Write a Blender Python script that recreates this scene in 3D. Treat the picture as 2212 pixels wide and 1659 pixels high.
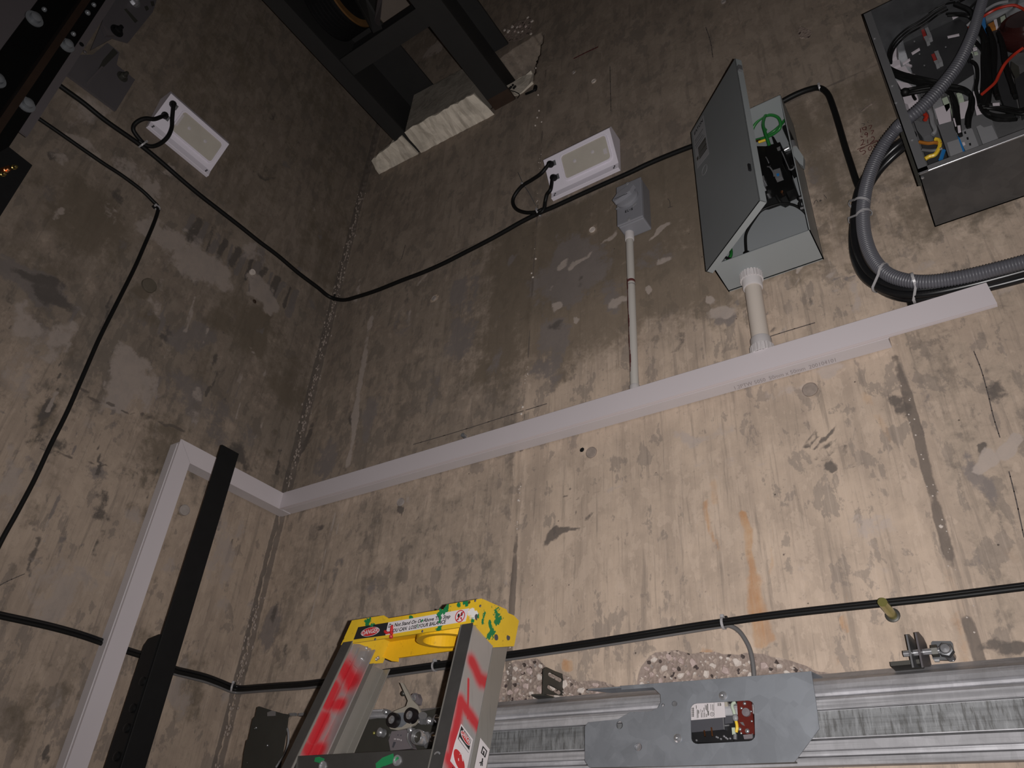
import bpy, bmesh, math, random
import numpy as np
from mathutils import Vector, Matrix, Quaternion

for _o in list(bpy.data.objects):
    bpy.data.objects.remove(_o, do_unlink=True)
scene = bpy.context.scene
COL = scene.collection
random.seed(7)
RNG = np.random.RandomState(11)

# ------------------------------------------------------------------ camera, light, exposure
# measured camera: world axes x along the door wall, y towards it, z up; eye at the origin,
# everything is lifted by FLOOR_DROP at the end so that the floor is z = 0
FLOOR_DROP = 1.35
CAM_R = np.array([[0.82734594, 0.55832767, 0.06139147],
                  [-0.27321995, 0.49552427, -0.82450382],
                  [-0.49076426, 0.66537651, 0.56251625]])
CAM_F = 1664.4
IW, IH = 2212, 1659
D = 1.325        # door wall plane, y
LX = -1.785      # left wall plane, x

cam_data = bpy.data.cameras.new('camera')
cam = bpy.data.objects.new('camera', cam_data)
COL.objects.link(cam)
_m = Matrix.Identity(4)
for _i in range(3):
    _m[_i][0] = CAM_R[0][_i]; _m[_i][1] = -CAM_R[1][_i]; _m[_i][2] = -CAM_R[2][_i]
_m[2][3] = FLOOR_DROP
cam.matrix_world = _m
cam_data.sensor_fit = 'HORIZONTAL'; cam_data.sensor_width = 36.0
cam_data.lens = CAM_F * 36.0 / IW
cam_data.clip_start = 0.02; cam_data.clip_end = 50
scene.camera = cam

world = bpy.data.worlds.new('world'); scene.world = world
world.use_nodes = True
world.node_tree.nodes['Background'].inputs[0].default_value = (0.8, 0.75, 0.75, 1)
world.node_tree.nodes['Background'].inputs[1].default_value = 0.004

# the photographer's phone torch, a few centimetres to the right of the lens
sp = bpy.data.lights.new('phone_flash', 'SPOT')
sp.energy = 80; sp.spot_size = math.radians(128); sp.spot_blend = 1.0
sp.color = (1.0, 0.965, 0.95); sp.shadow_soft_size = 0.004
flash = bpy.data.objects.new('phone_flash', sp); COL.objects.link(flash)
_f = _m.copy()
_off = Vector((CAM_R[0][0], CAM_R[0][1], CAM_R[0][2])) * 0.030 + Vector((0, -0.004, FLOOR_DROP))
_f.translation = _off
flash.matrix_world = _f

scene.view_settings.view_transform = 'Standard'
scene.view_settings.look = 'None'
scene.view_settings.exposure = 0.0
scene.view_settings.gamma = 1.0
scene.view_settings.use_curve_mapping = False

# ------------------------------------------------------------------ measuring helpers
def ray(px, py):
    return CAM_R.T @ np.array([px - IW / 2, py - IH / 2, CAM_F])
def pY(px, py, y=D):
    d = ray(px, py); return Vector(d * (y / d[1]))
def pX(px, py, x=LX):
    d = ray(px, py); return Vector(d * (x / d[0]))
def pZ(px, py, z):
    d = ray(px, py); return Vector(d * (z / d[2]))
def pP(px, py, p0, n):
    d = Vector(ray(px, py)); n = Vector(n)
    return d * (Vector(p0).dot(n) / d.dot(n))

# ------------------------------------------------------------------ material helpers
class NT:
    def __init__(self, name):
        self.m = bpy.data.materials.new(name); self.m.use_nodes = True
        self.t = self.m.node_tree; self.t.nodes.clear()
        self.out = self.t.nodes.new('ShaderNodeOutputMaterial')
        self.b = self.t.nodes.new('ShaderNodeBsdfPrincipled')
        self.t.links.new(self.b.outputs[0], self.out.inputs[0])
    def set(self, sock, v):
        if v is None: return
        if hasattr(v, 'is_linked') or hasattr(v, 'links'):
            self.t.links.new(v, sock)
        else:
            if isinstance(v, (tuple, list)) and len(v) == 3 and sock.type == 'RGBA': v = (*v, 1)
            sock.default_value = v
    def coord(self, which='Object'):
        return self.t.nodes.new('ShaderNodeTexCoord').outputs[which]
    def map(self, vec, scale=(1, 1, 1), loc=(0, 0, 0)):
        n = self.t.nodes.new('ShaderNodeMapping'); self.set(n.inputs[0], vec)
        n.inputs['Scale'].default_value = scale; n.inputs['Location'].default_value = loc
        return n.outputs[0]
    def noise(self, vec, scale, detail=4, rough=.55, dist=0):
        n = self.t.nodes.new('ShaderNodeTexNoise'); self.set(n.inputs['Vector'], vec)
        n.inputs['Scale'].default_value = scale; n.inputs['Detail'].default_value = detail
        n.inputs['Roughness'].default_value = rough; n.inputs['Distortion'].default_value = dist
        return n.outputs[0]
    def vor(self, vec, scale, out=0, feat='F1'):
        n = self.t.nodes.new('ShaderNodeTexVoronoi'); self.set(n.inputs['Vector'], vec)
        n.feature = feat; n.inputs['Scale'].default_value = scale
        return n.outputs[out]
    def math(self, op, a, b=None, c=None, clamp=False):
        n = self.t.nodes.new('ShaderNodeMath'); n.operation = op; n.use_clamp = clamp
        self.set(n.inputs[0], a)
        if b is not None: self.set(n.inputs[1], b)
        if c is not None: self.set(n.inputs[2], c)
        return n.outputs[0]
    def step(self, v, lo, hi, a=0., b=1.):
        n = self.t.nodes.new('ShaderNodeMapRange'); n.interpolation_type = 'SMOOTHSTEP'
        self.set(n.inputs[0], v); n.inputs[1].default_value = lo; n.inputs[2].default_value = hi
        n.inputs[3].default_value = a; n.inputs[4].default_value = b
        return n.outputs[0]
    def mix(self, f, a, b, mode='MIX'):
        n = self.t.nodes.new('ShaderNodeMix'); n.data_type = 'RGBA'; n.blend_type = mode
        self.set(n.inputs[0], f); self.set(n.inputs[6], a); self.set(n.inputs[7], b)
        return n.outputs[2]
    def sep(self, v):
        n = self.t.nodes.new('ShaderNodeSeparateColor'); self.set(n.inputs[0], v); return n.outputs
    def attr(self, name):
        n = self.t.nodes.new('ShaderNodeAttribute'); n.attribute_name = name; return n
    def bump(self, h, strength=.3, dist=.005):
        n = self.t.nodes.new('ShaderNodeBump'); n.inputs['Strength'].default_value = strength
        n.inputs['Distance'].default_value = dist; self.set(n.inputs['Height'], h)
        self.t.links.new(n.outputs[0], self.b.inputs['Normal'])
    def capsule(self, vec, a, b, r):
        # 1 on the segment a-b, 0 at distance r
        a = Vector(a); b = Vector(b); ab = b - a; L2 = max(ab.length_squared, 1e-9)
        s = self.t.nodes.new('ShaderNodeVectorMath'); s.operation = 'SUBTRACT'
        self.set(s.inputs[0], vec); s.inputs[1].default_value = a
        d = self.t.nodes.new('ShaderNodeVectorMath'); d.operation = 'DOT_PRODUCT'
        self.set(d.inputs[0], s.outputs[0]); d.inputs[1].default_value = ab / L2
        t = self.math('ADD', d.outputs['Value'], 0., clamp=True)
        k = self.t.nodes.new('ShaderNodeVectorMath'); k.operation = 'SCALE'
        k.inputs[0].default_value = ab; self.set(k.inputs['Scale'], t)
        e = self.t.nodes.new('ShaderNodeVectorMath'); e.operation = 'DISTANCE'
        self.set(e.inputs[0], s.outputs[0]); self.set(e.inputs[1], k.outputs[0])
        return self.math('SUBTRACT', 1., self.math('DIVIDE', e.outputs['Value'], r))
    def fin(self, col, rough=.5, metal=0., spec=.5, **kw):
        self.set(self.b.inputs['Base Color'], col); self.set(self.b.inputs['Roughness'], rough)
        self.set(self.b.inputs['Metallic'], metal); self.set(self.b.inputs['Specular IOR Level'], spec)
        for k, v in kw.items(): self.set(self.b.inputs[k], v)
        return self.m

def simple(name, col, rough=.5, metal=0., var=.12, scale=14., bump=0., spec=.5, bscale=None, **kw):
    t = NT(name); c = t.coord()
    n = t.noise(c, scale, 5, .6)
    hi = tuple(min(1, x * (1 + var)) for x in col); lo = tuple(x * (1 - var) for x in col)
    colr = t.mix(n, lo, hi)
    r = t.math('ADD', rough - .06, t.math('MULTIPLY', t.noise(c, scale * 2.3, 3), .12))
    if bump: t.bump(t.noise(c, bscale or scale * 6, 4), bump, .002)
    return t.fin(colr, r, metal, spec, **kw)

M = {}
M['lamp_white'] = simple('lamp_white', (.80, .75, .83), .42, var=.03, scale=5)
M['pvc_white'] = simple('pvc_white', (.60, .545, .565), .42, var=.03, scale=5)
M['pvc_inside'] = simple('pvc_side', (.57, .53, .545), .45, var=.04, scale=6)
M['conduit_pvc'] = simple('conduit_pvc', (.52, .49, .455), .45, var=.05, scale=9)
M['conduit_thick'] = simple('conduit_cream', (.60, .53, .47), .45, var=.06, scale=9)
M['adapter_pvc'] = simple('adapter_pvc', (.58, .545, .545), .4, var=.04)
M['switch_grey'] = simple('switch_grey', (.235, .235, .26), .38, var=.05, scale=6)
M['switch_dark'] = simple('switch_dark', (.06, .06, .07), .5, var=.05)
M['black_rubber'] = simple('black_rubber', (.0075, .0075, .0075), .5, var=.2, scale=20, spec=.25)
M['black_bundle'] = simple('black_bundle', (.010, .010, .011), .3, var=.3, scale=20, spec=.45)
M['grey_cable'] = simple('grey_cable', (.13, .125, .125), .45, var=.1)
M['flex_grey'] = simple('flex_grey', (.10, .10, .115), .42, var=.1, spec=.5)
M['tie_clear'] = simple('tie_nylon', (.36, .35, .36), .35, var=.1)
M['tie_black'] = simple('tie_black', (.02, .02, .02), .5)
M['box_grey'] = simple('enclosure_grey', (.30, .32, .325), .42, var=.04, scale=8)
M['box_inside'] = simple('enclosure_inner', (.27, .285, .295), .42, var=.04, scale=8)
M['door_grey'] = simple('door_grey', (.155, .165, .17), .45, var=.08, scale=5)
M['green_wire'] = simple('green_wire', (.018, .155, .03), .4, var=.1)
M['copper'] = simple('copper', (.75, .33, .15), .3, 1.)
M['yellow_wire'] = simple('yellow_wire', (.75, .5, .04), .4)
M['orange_wire'] = simple('orange_wire', (.35, .13, .02), .4)
M['blue_wire'] = simple('blue_wire', (.02, .16, .42), .4)
M['red_wire'] = simple('red_wire', (.42, .03, .015), .4)
M['bakelite'] = simple('bakelite', (.006, .006, .006), .4, spec=.25)
M['black_plastic'] = simple('black_plastic', (.012, .012, .013), .4, spec=.3)
M['dark_board'] = simple('drive_black', (.028, .028, .03), .5, var=.15, scale=40)
M['white_plastic'] = simple('white_plastic', (.62, .56, .60), .4, var=.05)
M['grey_plastic'] = simple('grey_plastic', (.24, .24, .25), .45, var=.08)
M['mid_grey'] = simple('mid_grey', (.13, .13, .135), .45, var=.1)
M['pale_green'] = simple('pale_green', (.42, .48, .38), .45)
M['red_plastic'] = simple('red_plastic', (.30, .02, .015), .4)
M['chrome'] = simple('zinc_bright', (.52, .52, .54), .22, .75, var=.15, scale=60)
M['bolt_zinc'] = simple('bolt_zinc', (.20, .21, .225), .3, .3, var=.15, scale=60)
M['rail_black'] = simple('guide_rail_black', (.0035, .0035, .0035), .6, spec=.12)
M['brass'] = simple('brass', (.40, .37, .12), .25, .7, var=.2, scale=40)
M['brass_dim'] = simple('brass_dim', (.16, .12, .04), .25, .8, var=.2, scale=40)
M['black_steel'] = simple('black_steel', (.0085, .0085, .009), .55, var=.25, scale=30, spec=.2)
M['label_white'] = simple('label_white', (.56, .52, .53), .5, var=.05)
M['faint_print'] = simple('faint_print', (.30, .27, .275), .5)
M['print_black'] = simple('print_black', (.012, .012, .013), .6)
M['print_red'] = simple('print_red', (.42, .018, .02), .5)
M['grout_rock'] = None
# ------------------------------------------------------------------ special materials
def mat_wall(name, tint=1.0):
    t = NT(name); c = t.coord()
    A = t.attr('stain_a'); B = t.attr('stain_b')
    ra = t.sep(A.outputs['Color']); rb = t.sep(B.outputs['Color'])
    big = t.noise(c, 2.2, 6, .6, .3)
    mid = t.noise(c, 9., 9, .66, .3)
    fine = t.noise(c, 40., 7, .68, .3)
    blot = t.noise(t.map(c, (27, 27, 15)), 1., 7, .64, .25)
    strk = t.noise(t.map(c, (52, 52, 3.4)), 1., 6, .64, .15)
    strk2 = t.noise(t.map(c, (15, 15, 1.7)), 1., 7, .64, .25)
    light = (.575, .470, .375); dk = (.43, .352, .285)
    base = t.mix(t.step(t.math('ADD', t.math('MULTIPLY', mid, .5), t.math('MULTIPLY', strk2, .5)), .40, .60), dk, light)
    g = t.math('ADD', t.math('MULTIPLY', blot, .75), t.math('ADD', t.math('MULTIPLY', big, .35), t.math('MULTIPLY', mid, .22)))
    base = t.mix(t.math('MULTIPLY', t.step(g, .705, .735), .50), base, (.215, .19, .172))
    base = t.mix(t.math('MULTIPLY', t.step(g, .60, .575), .42), base, (.63, .52, .42))
    base = t.mix(t.math('MULTIPLY', t.step(strk, .555, .66), .42), base, (.21, .18, .155))
    base = t.mix(t.math('MULTIPLY', t.step(strk, .43, .35), .25), base, (.62, .51, .415))
    base = t.mix(t.math('MULTIPLY', t.step(fine, .58, .70), .25), base, (.20, .17, .145))
    grain = t.noise(t.map(c, (190, 190, 7)), 1., 4, .6, .1)
    base = t.mix(t.math('MULTIPLY', t.step(grain, .56, .70), .30), base, (.24, .205, .175))
    base = t.mix(t.math('MULTIPLY', t.step(grain, .42, .33), .22), base, (.66, .55, .46))
    peb = t.noise(c, 95., 5, .7, .2)
    base = t.mix(t.math('MULTIPLY', t.step(peb, .60, .68), .30), base, (.22, .19, .165))
    amp = t.math('ADD', t.math('MULTIPLY', t.math('SUBTRACT', mid, .5), .9),
                 t.math('ADD', t.math('MULTIPLY', t.math('SUBTRACT', fine, .5), .5), t.math('MULTIPLY', t.math('SUBTRACT', strk2, .5), .55)))
    def mask(v, lo=.40, hi=.56, k=1.0):
        return t.step(t.math('ADD', v, t.math('MULTIPLY', t.math('MULTIPLY', amp, k), t.step(v, .02, .3))), lo, hi)
    # zone: browner older pour
    zone = mask(rb[0], .4, .6, .5)
    brown = t.mix(t.step(mid, .38, .62), (.245, .205, .168), (.31, .262, .215))
    brown = t.mix(t.math('MULTIPLY', t.step(g, .675, .725), .55), brown, (.165, .145, .125))
    brown = t.mix(t.math('MULTIPLY', t.step(g, .615, .575), .50), brown, (.36, .305, .255))
    brown = t.mix(t.math('MULTIPLY', t.step(strk, .56, .66), .35), brown, (.15, .13, .112))
    brown = t.mix(t.math('MULTIPLY', t.step(fine, .57, .68), .30), brown, (.15, .13, .11))
    brown = t.mix(t.math('MULTIPLY', t.step(strk2, .5, .66), .4), brown, (.165, .140, .118))
    base = t.mix(t.math('MULTIPLY', zone, .93), base, brown)
    # greenish brown damp
    base = t.mix(t.math('MULTIPLY', mask(rb[1], .30, .74, 1.5), .74), base, t.mix(fine, (.145, .120, .088), (.20, .163, .122)))
    # cool grey
    base = t.mix(t.math('MULTIPLY', mask(rb[2]), .78), base, t.mix(mid, (.17, .155, .15), (.275, .245, .235)))
    # dark mould
    base = t.mix(t.math('MULTIPLY', mask(ra[0], .38, .62, 1.3), .85), base, t.mix(fine, (.085, .077, .072), (.15, .132, .12)))
    # lime bloom
    base = t.mix(t.math('MULTIPLY', mask(ra[1], .40, .60, 1.2), .80), base, t.mix(fine, (.36, .33, .31), (.58, .49, .43)))
    # rust
    base = t.mix(t.math('MULTIPLY', mask(ra[2], .34, .75, .9), t.step(strk, .35, .62, .80, .45)), base, t.mix(t.step(mid, .4, .6), (.47, .235, .095), (.54, .36, .215)))
    # exposed aggregate: cement matrix
    agg = mask(A.outputs['Alpha'], .42, .5, .35)
    vr = t.vor(c, 160., 1)
    chips = t.mix(t.step(t.sep(vr)[0], .82, .88), (.30, .245, .215), (.44, .37, .32))
    chips = t.mix(t.step(t.sep(vr)[1], .94, .97), chips, (.07, .055, .05))
    base = t.mix(agg, base, chips)
    # joints
    base = t.mix(t.math('MULTIPLY', mask(B.outputs['Alpha'], .42, .6, .7), .8), base, t.mix(fine, (.10, .088, .078), (.19, .16, .14)))
    # pin holes
    vd = t.vor(c, 34.)
    vc = t.sep(t.vor(c, 34., 1))
    pin = t.math('MULTIPLY', t.step(vd, .075, .035), t.step(vc[0], .87, .89))
    base = t.mix(t.math('MULTIPLY', pin, .75), base, (.05, .042, .038))
    h = t.math('ADD', t.math('MULTIPLY', fine, .5), t.math('ADD', t.math('MULTIPLY', mid, .6), t.math('MULTIPLY', pin, -1.4)))
    h = t.math('ADD', h, t.math('MULTIPLY', agg, t.math('MULTIPLY', t.vor(c, 160.), 1.6)))
    t.bump(h, .32, .004)
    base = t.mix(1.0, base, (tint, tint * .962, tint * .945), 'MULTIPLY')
    return t.fin(base, .72, 0., .28)
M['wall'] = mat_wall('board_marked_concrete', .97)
M['wall_darker'] = mat_wall('darker_concrete', .70)  # same concrete, tinted darker for the left wall

def mat_galv(name, base=(.40, .41, .43), dirt=.6, stripes=True, rough=.42, metal=.75, ticks=0.):
    t = NT(name); c = t.coord()
    sp = t.sep(t.vor(c, 42., 1))[0]
    mott = t.noise(c, 16, 6, .6, .4)
    stk = t.noise(t.map(c, (3.0, 40, 160)), 1., 4, .6)
    ver = t.noise(t.map(c, (170, 30, 26)), 1., 5, .7)
    col = t.mix(t.math('MULTIPLY', sp, .5), base, tuple(x * 1.35 for x in base))
    col = t.mix(t.math('MULTIPLY', t.step(mott, .42, .62), .35), col, tuple(x * .62 for x in base))
    if stripes:
        col = t.mix(t.math('MULTIPLY', t.step(stk, .48, .66), dirt), col, tuple(x * .45 for x in base))
        col = t.mix(t.math('MULTIPLY', t.step(ver, .50, .62), ticks), col, (.07, .067, .063))
        col = t.mix(t.math('MULTIPLY', t.step(ver, .46, .38), ticks * .6), col, tuple(min(1, x * 1.7) for x in base))
    r = t.math('ADD', rough, t.math('MULTIPLY', mott, .16))
    return t.fin(col, r, metal, .5)
M['galv'] = mat_galv('galvanised_track', (.46, .455, .475), .6, True, .46, .35, .06)
M['galv_web'] = mat_galv('galvanised_web', (.215, .22, .225), .5, True, .55, .4, .65)
M['galv_plate'] = mat_galv('galvanised_plate', (.235, .25, .275), .3, False, .45, .5)
M['galv_dark'] = mat_galv('galvanised_cabinet', (.15, .153, .16), .3, False, .36, .8)
M['galv_bright'] = mat_galv('galvanised_inner', (.55, .55, .56), .2, False, .30, .85)
M['bracket_steel'] = simple('bracket_steel', (.115, .105, .112), .55, .2, var=.1, scale=10)
M['rail_plate'] = simple('rail_backing_grey', (.105, .092, .097), .6, 0., var=.06, scale=6)
M['rust_blade'] = simple('rusty_blade', (.022, .010, .005), .65, .1, var=.6, scale=14)
M['beam_steel'] = simple('beam_paint', (.026, .025, .0245), .65, var=.2, scale=8, spec=.25)
M['beam_rust'] = simple('beam_end_rust', (.042, .023, .014), .7, var=.5, scale=20)
M['sheave_rim'] = simple('sheave_rim', (.15, .075, .025), .55, .2, var=.3, scale=15)
M['hanger_dark'] = simple('hanger_steel', (.058, .056, .048), .45, .3, var=.3, scale=12)
M['roller_rubber'] = simple('roller_rubber', (.010, .008, .009), .4)
M['cream_lever'] = simple('cream_lever', (.34, .31, .26), .45, var=.1)
M['lock_grey'] = simple('lock_grey', (.16, .14, .15), .5, var=.12)
M['stone_pale'] = simple('stone_pale', (.60, .53, .48), .6, var=.15, scale=60)
M['stone_pink'] = simple('stone_pink', (.47, .37, .34), .6, var=.18, scale=60)
M['stone_grey'] = simple('stone_grey', (.33, .29, .27), .6, var=.2, scale=60)
M['corner_stone'] = simple('corner_stone', (.30, .245, .21), .7, var=.35, scale=90)
M['damp_plug'] = simple('damp_plug', (.115, .095, .072), .7, var=.2, scale=60)
M['stone_dark'] = simple('stone_dark', (.065, .045, .045), .6, var=.3, scale=60)
M['board_red'] = simple('varnished_red_board', (.10, .016, .012), .25, var=.4, scale=40, spec=.6)
M['choke_film'] = simple('choke_film', (.035, .010, .009), .18, var=.5, scale=20, spec=.8)
M['pencil'] = simple('pencil_mark', (.09, .075, .07), .8)
M['marker_red'] = simple('marker_red', (.115, .028, .026), .8)
M['floor_mat'] = simple('pit_floor', (.20, .17, .15), .85, var=.3, scale=4, bump=.2)
M['plain_concrete'] = simple('shaft_concrete', (.27, .22, .185), .8, var=.35, scale=2.2, bump=.15)

def mat_grout(name, lo=(.60, .54, .455), hi=(.80, .72, .61)):
    t = NT(name); c = t.coord()
    n = t.noise(c, 11, 7, .62, .8); w = t.noise(t.map(c, (26, 5, 26)), 1., 4, .55, .5)
    col = t.mix(t.step(n, .35, .6), lo, hi)
    col = t.mix(t.math('MULTIPLY', t.step(w, .54, .66), .5), col, tuple(x * .7 for x in lo))
    t.bump(t.math('ADD', n, t.math('MULTIPLY', w, 1.2)), .45, .006)
    return t.fin(col, .8, 0., .2)
M['grout'] = mat_grout('pale_grout')
M['grout_grey'] = mat_grout('grey_grout', (.22, .195, .165), (.29, .258, .22))

def mat_aluminium(name, caps=(), streak=True, base=(.42, .405, .40)):
    t = NT(name); c = t.coord()
    n = t.noise(c, 9, 5, .6); f = t.noise(c, 60, 4, .6)
    brush = t.noise(t.map(c, (160, 160, 6)), 1., 3)
    col = t.mix(n, tuple(x * .82 for x in base), tuple(x * 1.1 for x in base))
    col = t.mix(t.math('MULTIPLY', t.step(brush, .55, .7), .25), col, tuple(x * .6 for x in base))
    tot = None
    for (a, b, r) in caps:
        k = t.capsule(c, a, b, r)
        tot = k if tot is None else t.math('MAXIMUM', tot, k)
    metal = .55
    if tot is not None:
        k = t.math('ADD', tot, t.math('MULTIPLY', t.math('SUBTRACT', n, .5), .45))
        k = t.math('ADD', k, t.math('MULTIPLY', t.math('SUBTRACT', f, .5), .25))
        mk = t.step(k, .02, .80)
        col = t.mix(t.math('MULTIPLY', mk, .96), col, (.40, .008, .016))
        metal = t.math('MULTIPLY', t.math('SUBTRACT', 1., mk), .55)
    return t.fin(col, .36, metal, .45)

def mat_yellow(name, greens, base=(.62, .40, .022), whites=()):
    t = NT(name); c = t.coord()
    n = t.noise(c, 30, 5, .6); f = t.noise(c, 130, 5, .65)
    col = t.mix(n, tuple(x * .85 for x in base), tuple(min(1, x * 1.1) for x in base))
    col = t.mix(t.math('MULTIPLY', t.step(f, .60, .70), .35), col, (.28, .17, .02))
    def layer(col, caps, colour):
        tot = None
        for (a, b, r) in caps:
            k = t.capsule(c, a, b, r); tot = k if tot is None else t.math('MAXIMUM', tot, k)
        if tot is None: return col
        k = t.math('ADD', tot, t.math('MULTIPLY', t.math('SUBTRACT', f, .5), 2.4))
        return t.mix(t.step(k, .34, .44), col, colour)
    col = layer(col, greens, (.012, .16, .05))
    col = layer(col, whites, (.6, .58, .56))
    vd = t.vor(c, 70.); vc = t.sep(t.vor(c, 70., 1))
    col = t.mix(t.math('MULTIPLY', t.step(vd, .22, .14), t.step(vc[0], .86, .88)), col, (.04, .03, .012))
    return t.fin(col, .42, 0., .4)

# ------------------------------------------------------------------ mesh builder
class MB:
    def __init__(self): self.v = []; self.f = []; self.s = []
    def add(self, vs, fs, smooth=False):
        o = len(self.v); self.v += [Vector(p) for p in vs]
        self.f += [[i + o for i in q] for q in fs]; self.s += [smooth] * len(fs)
        return self
    def box(self, a, b):
        x0, y0, z0 = (min(a[i], b[i]) for i in range(3)); x1, y1, z1 = (max(a[i], b[i]) for i in range(3))
        return self.add([(x0, y0, z0), (x1, y0, z0), (x1, y1, z0), (x0, y1, z0), (x0, y0, z1), (x1, y0, z1), (x1, y1, z1), (x0, y1, z1)],
                        [(3, 2, 1, 0), (4, 5, 6, 7), (0, 1, 5, 4), (1, 2, 6, 5), (2, 3, 7, 6), (3, 0, 4, 7)])
    def obox(self, c, ux, uy, uz):       # oriented box: centre and three half vectors
        c = Vector(c); ux = Vector(ux); uy = Vector(uy); uz = Vector(uz)
        vs = [c + sx * ux + sy * uy + sz * uz for sz in (-1, 1) for (sx, sy) in ((-1, -1), (1, -1), (1, 1), (-1, 1))]
        fs = [(3, 2, 1, 0), (4, 5, 6, 7), (0, 1, 5, 4), (1, 2, 6, 5), (2, 3, 7, 6), (3, 0, 4, 7)]
        if ux.cross(uy).dot(uz) < 0: fs = [q[::-1] for q in fs]
        return self.add(vs, fs)
    def prism(self, pts, ext, smooth=False):   # polygon of 3D points pushed along vector ext
        pts = [Vector(p) for p in pts]; ext = Vector(ext); n = len(pts)
        nor = Vector((0, 0, 0))
        for i in range(n): nor += pts[i].cross(pts[(i + 1) % n])
        if nor.dot(ext) > 0: pts = pts[::-1]
        vs = pts + [p + ext for p in pts]
        fs = [list(range(n)), list(range(2 * n - 1, n - 1, -1))]
        self.add(vs, fs)
        self.add(vs, [(i, i + n, (i + 1) % n + n, (i + 1) % n) for i in range(n)], smooth)
        return self
    def cyl(self, p0, p1, r0, r1=None, n=16, caps=True):
        p0 = Vector(p0); p1 = Vector(p1); r1 = r0 if r1 is None else r1
        w = (p1 - p0).normalized(); u = w.orthogonal().normalized(); v = w.cross(u)
        ring = lambda p, r: [p + r * (math.cos(2 * math.pi * k / n) * u + math.sin(2 * math.pi * k / n) * v) for k in range(n)]
        vs = ring(p0, r0) + ring(p1, r1)
        self.add(vs, [(k, (k + 1) % n, (k + 1) % n + n, k + n) for k in range(n)], True)
        if caps:
            self.add(ring(p0, r0), [list(range(n - 1, -1, -1))]); self.add(ring(p1, r1), [list(range(n))])
        return self
    def lathe(self, p, axis, prof, n=24):      # profile (radius, height) along axis from p
        p = Vector(p); w = Vector(axis).normalized(); u = w.orthogonal().normalized(); v = w.cross(u)
        vs = []
        for (r, h) in prof:
            vs += [p + w * h + r * (math.cos(2 * math.pi * k / n) * u + math.sin(2 * math.pi * k / n) * v) for k in range(n)]
        fs = []
        for i in range(len(prof) - 1):
            fs += [(i * n + k, i * n + (k + 1) % n, (i + 1) * n + (k + 1) % n, (i + 1) * n + k) for k in range(n)]
        self.add(vs, fs, True)
        if prof[0][0] > 1e-6: self.add(vs[:n], [list(range(n - 1, -1, -1))])
        if prof[-1][0] > 1e-6: self.add(vs[-n:], [list(range(n))])
        return self
    def tube(self, pts, r, n=10, caps=True, closed=False):
        pts = [Vector(p) for p in pts]; m = len(pts)
        rr = r if hasattr(r, '__len__') else [r] * m
        rings = []; u = None
        for i in range(m):
            if closed: tdir = (pts[(i + 1) % m] - pts[i - 1])
            else: tdir = pts[min(i + 1, m - 1)] - pts[max(i - 1, 0)]
            tdir = tdir.normalized() if tdir.length > 1e-9 else Vector((0, 0, 1))
            if u is None: u = tdir.orthogonal().normalized()
            u = (u - tdir * u.dot(tdir)); u = u.normalized() if u.length > 1e-6 else tdir.orthogonal().normalized()
            v = tdir.cross(u)
            rings.append([pts[i] + rr[i] * (math.cos(2 * math.pi * k / n) * u + math.sin(2 * math.pi * k / n) * v) for k in range(n)])
        vs = [p for q in rings for p in q]
        mm = m if closed else m - 1
        fs = [(i * n + k, i * n + (k + 1) % n, ((i + 1) % m) * n + (k + 1) % n, ((i + 1) % m) * n + k) for i in range(mm) for k in range(n)]
        self.add(vs, fs, True)
        if caps and not closed:
            self.add(rings[0], [list(range(n - 1, -1, -1))]); self.add(rings[-1], [list(range(n))])
        return self
    def ball(self, c, r, n=10, sc=(1, 1, 1)):
        c = Vector(c); m = max(4, n // 2)
        vs = [c + Vector((0, 0, -r * sc[2]))]
        for i in range(1, m):
            a = math.pi * i / m - math.pi / 2
            vs += [c + Vector((sc[0] * r * math.cos(a) * math.cos(2 * math.pi * k / n), sc[1] * r * math.cos(a) * math.sin(2 * math.pi * k / n), sc[2] * r * math.sin(a))) for k in range(n)]
        vs.append(c + Vector((0, 0, r * sc[2])))
        fs = [(0, 1 + (k + 1) % n, 1 + k) for k in range(n)]
        for i in range(m - 2):
            fs += [(1 + i * n + k, 1 + i * n + (k + 1) % n, 1 + (i + 1) * n + (k + 1) % n, 1 + (i + 1) * n + k) for k in range(n)]
        e = len(vs) - 1; b = 1 + (m - 2) * n
        fs += [(b + k, b + (k + 1) % n, e) for k in range(n)]
        return self.add(vs, fs, True)
    def frame(self, outer, inner, ext):   # plate with one hole: matching loops outer / inner of equal length
        n = len(outer); ext = Vector(ext)
        o = [Vector(p) for p in outer]; i_ = [Vector(p) for p in inner]
        vs = o + i_ + [p + ext for p in o] + [p + ext for p in i_]
        fs = []
        for k in range(n):
            j = (k + 1) % n
            fs += [(k, j, n + j, n + k), (2 * n + j, 2 * n + k, 3 * n + k, 3 * n + j), (k, 2 * n + k, 2 * n + j, j), (n + j, 3 * n + j, 3 * n + k, n + k)]
        return self.add(vs, fs)

def smooth_path(pts, sub=6):
    pts = [Vector(p) for p in pts]; out = []
    for i in range(len(pts) - 1):
        p0 = pts[max(i - 1, 0)]; p1 = pts[i]; p2 = pts[i + 1]; p3 = pts[min(i + 2, len(pts) - 1)]
        for k in range(sub):
            t = k / sub
            out.append(.5 * ((2 * p1) + (p2 - p0) * t + (2 * p0 - 5 * p1 + 4 * p2 - p3) * t * t + (3 * p1 - p0 - 3 * p2 + p3) * t ** 3))
    out.append(pts[-1]); return out
def resample(pts, step):
    out = [pts[0]]; acc = 0
    for a, b in zip(pts, pts[1:]):
        L = (b - a).length; d = step - acc
        while d <= L:
            out.append(a + (b - a) * (d / L)); d += step
        acc = L - (d - step)
    return out

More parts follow.
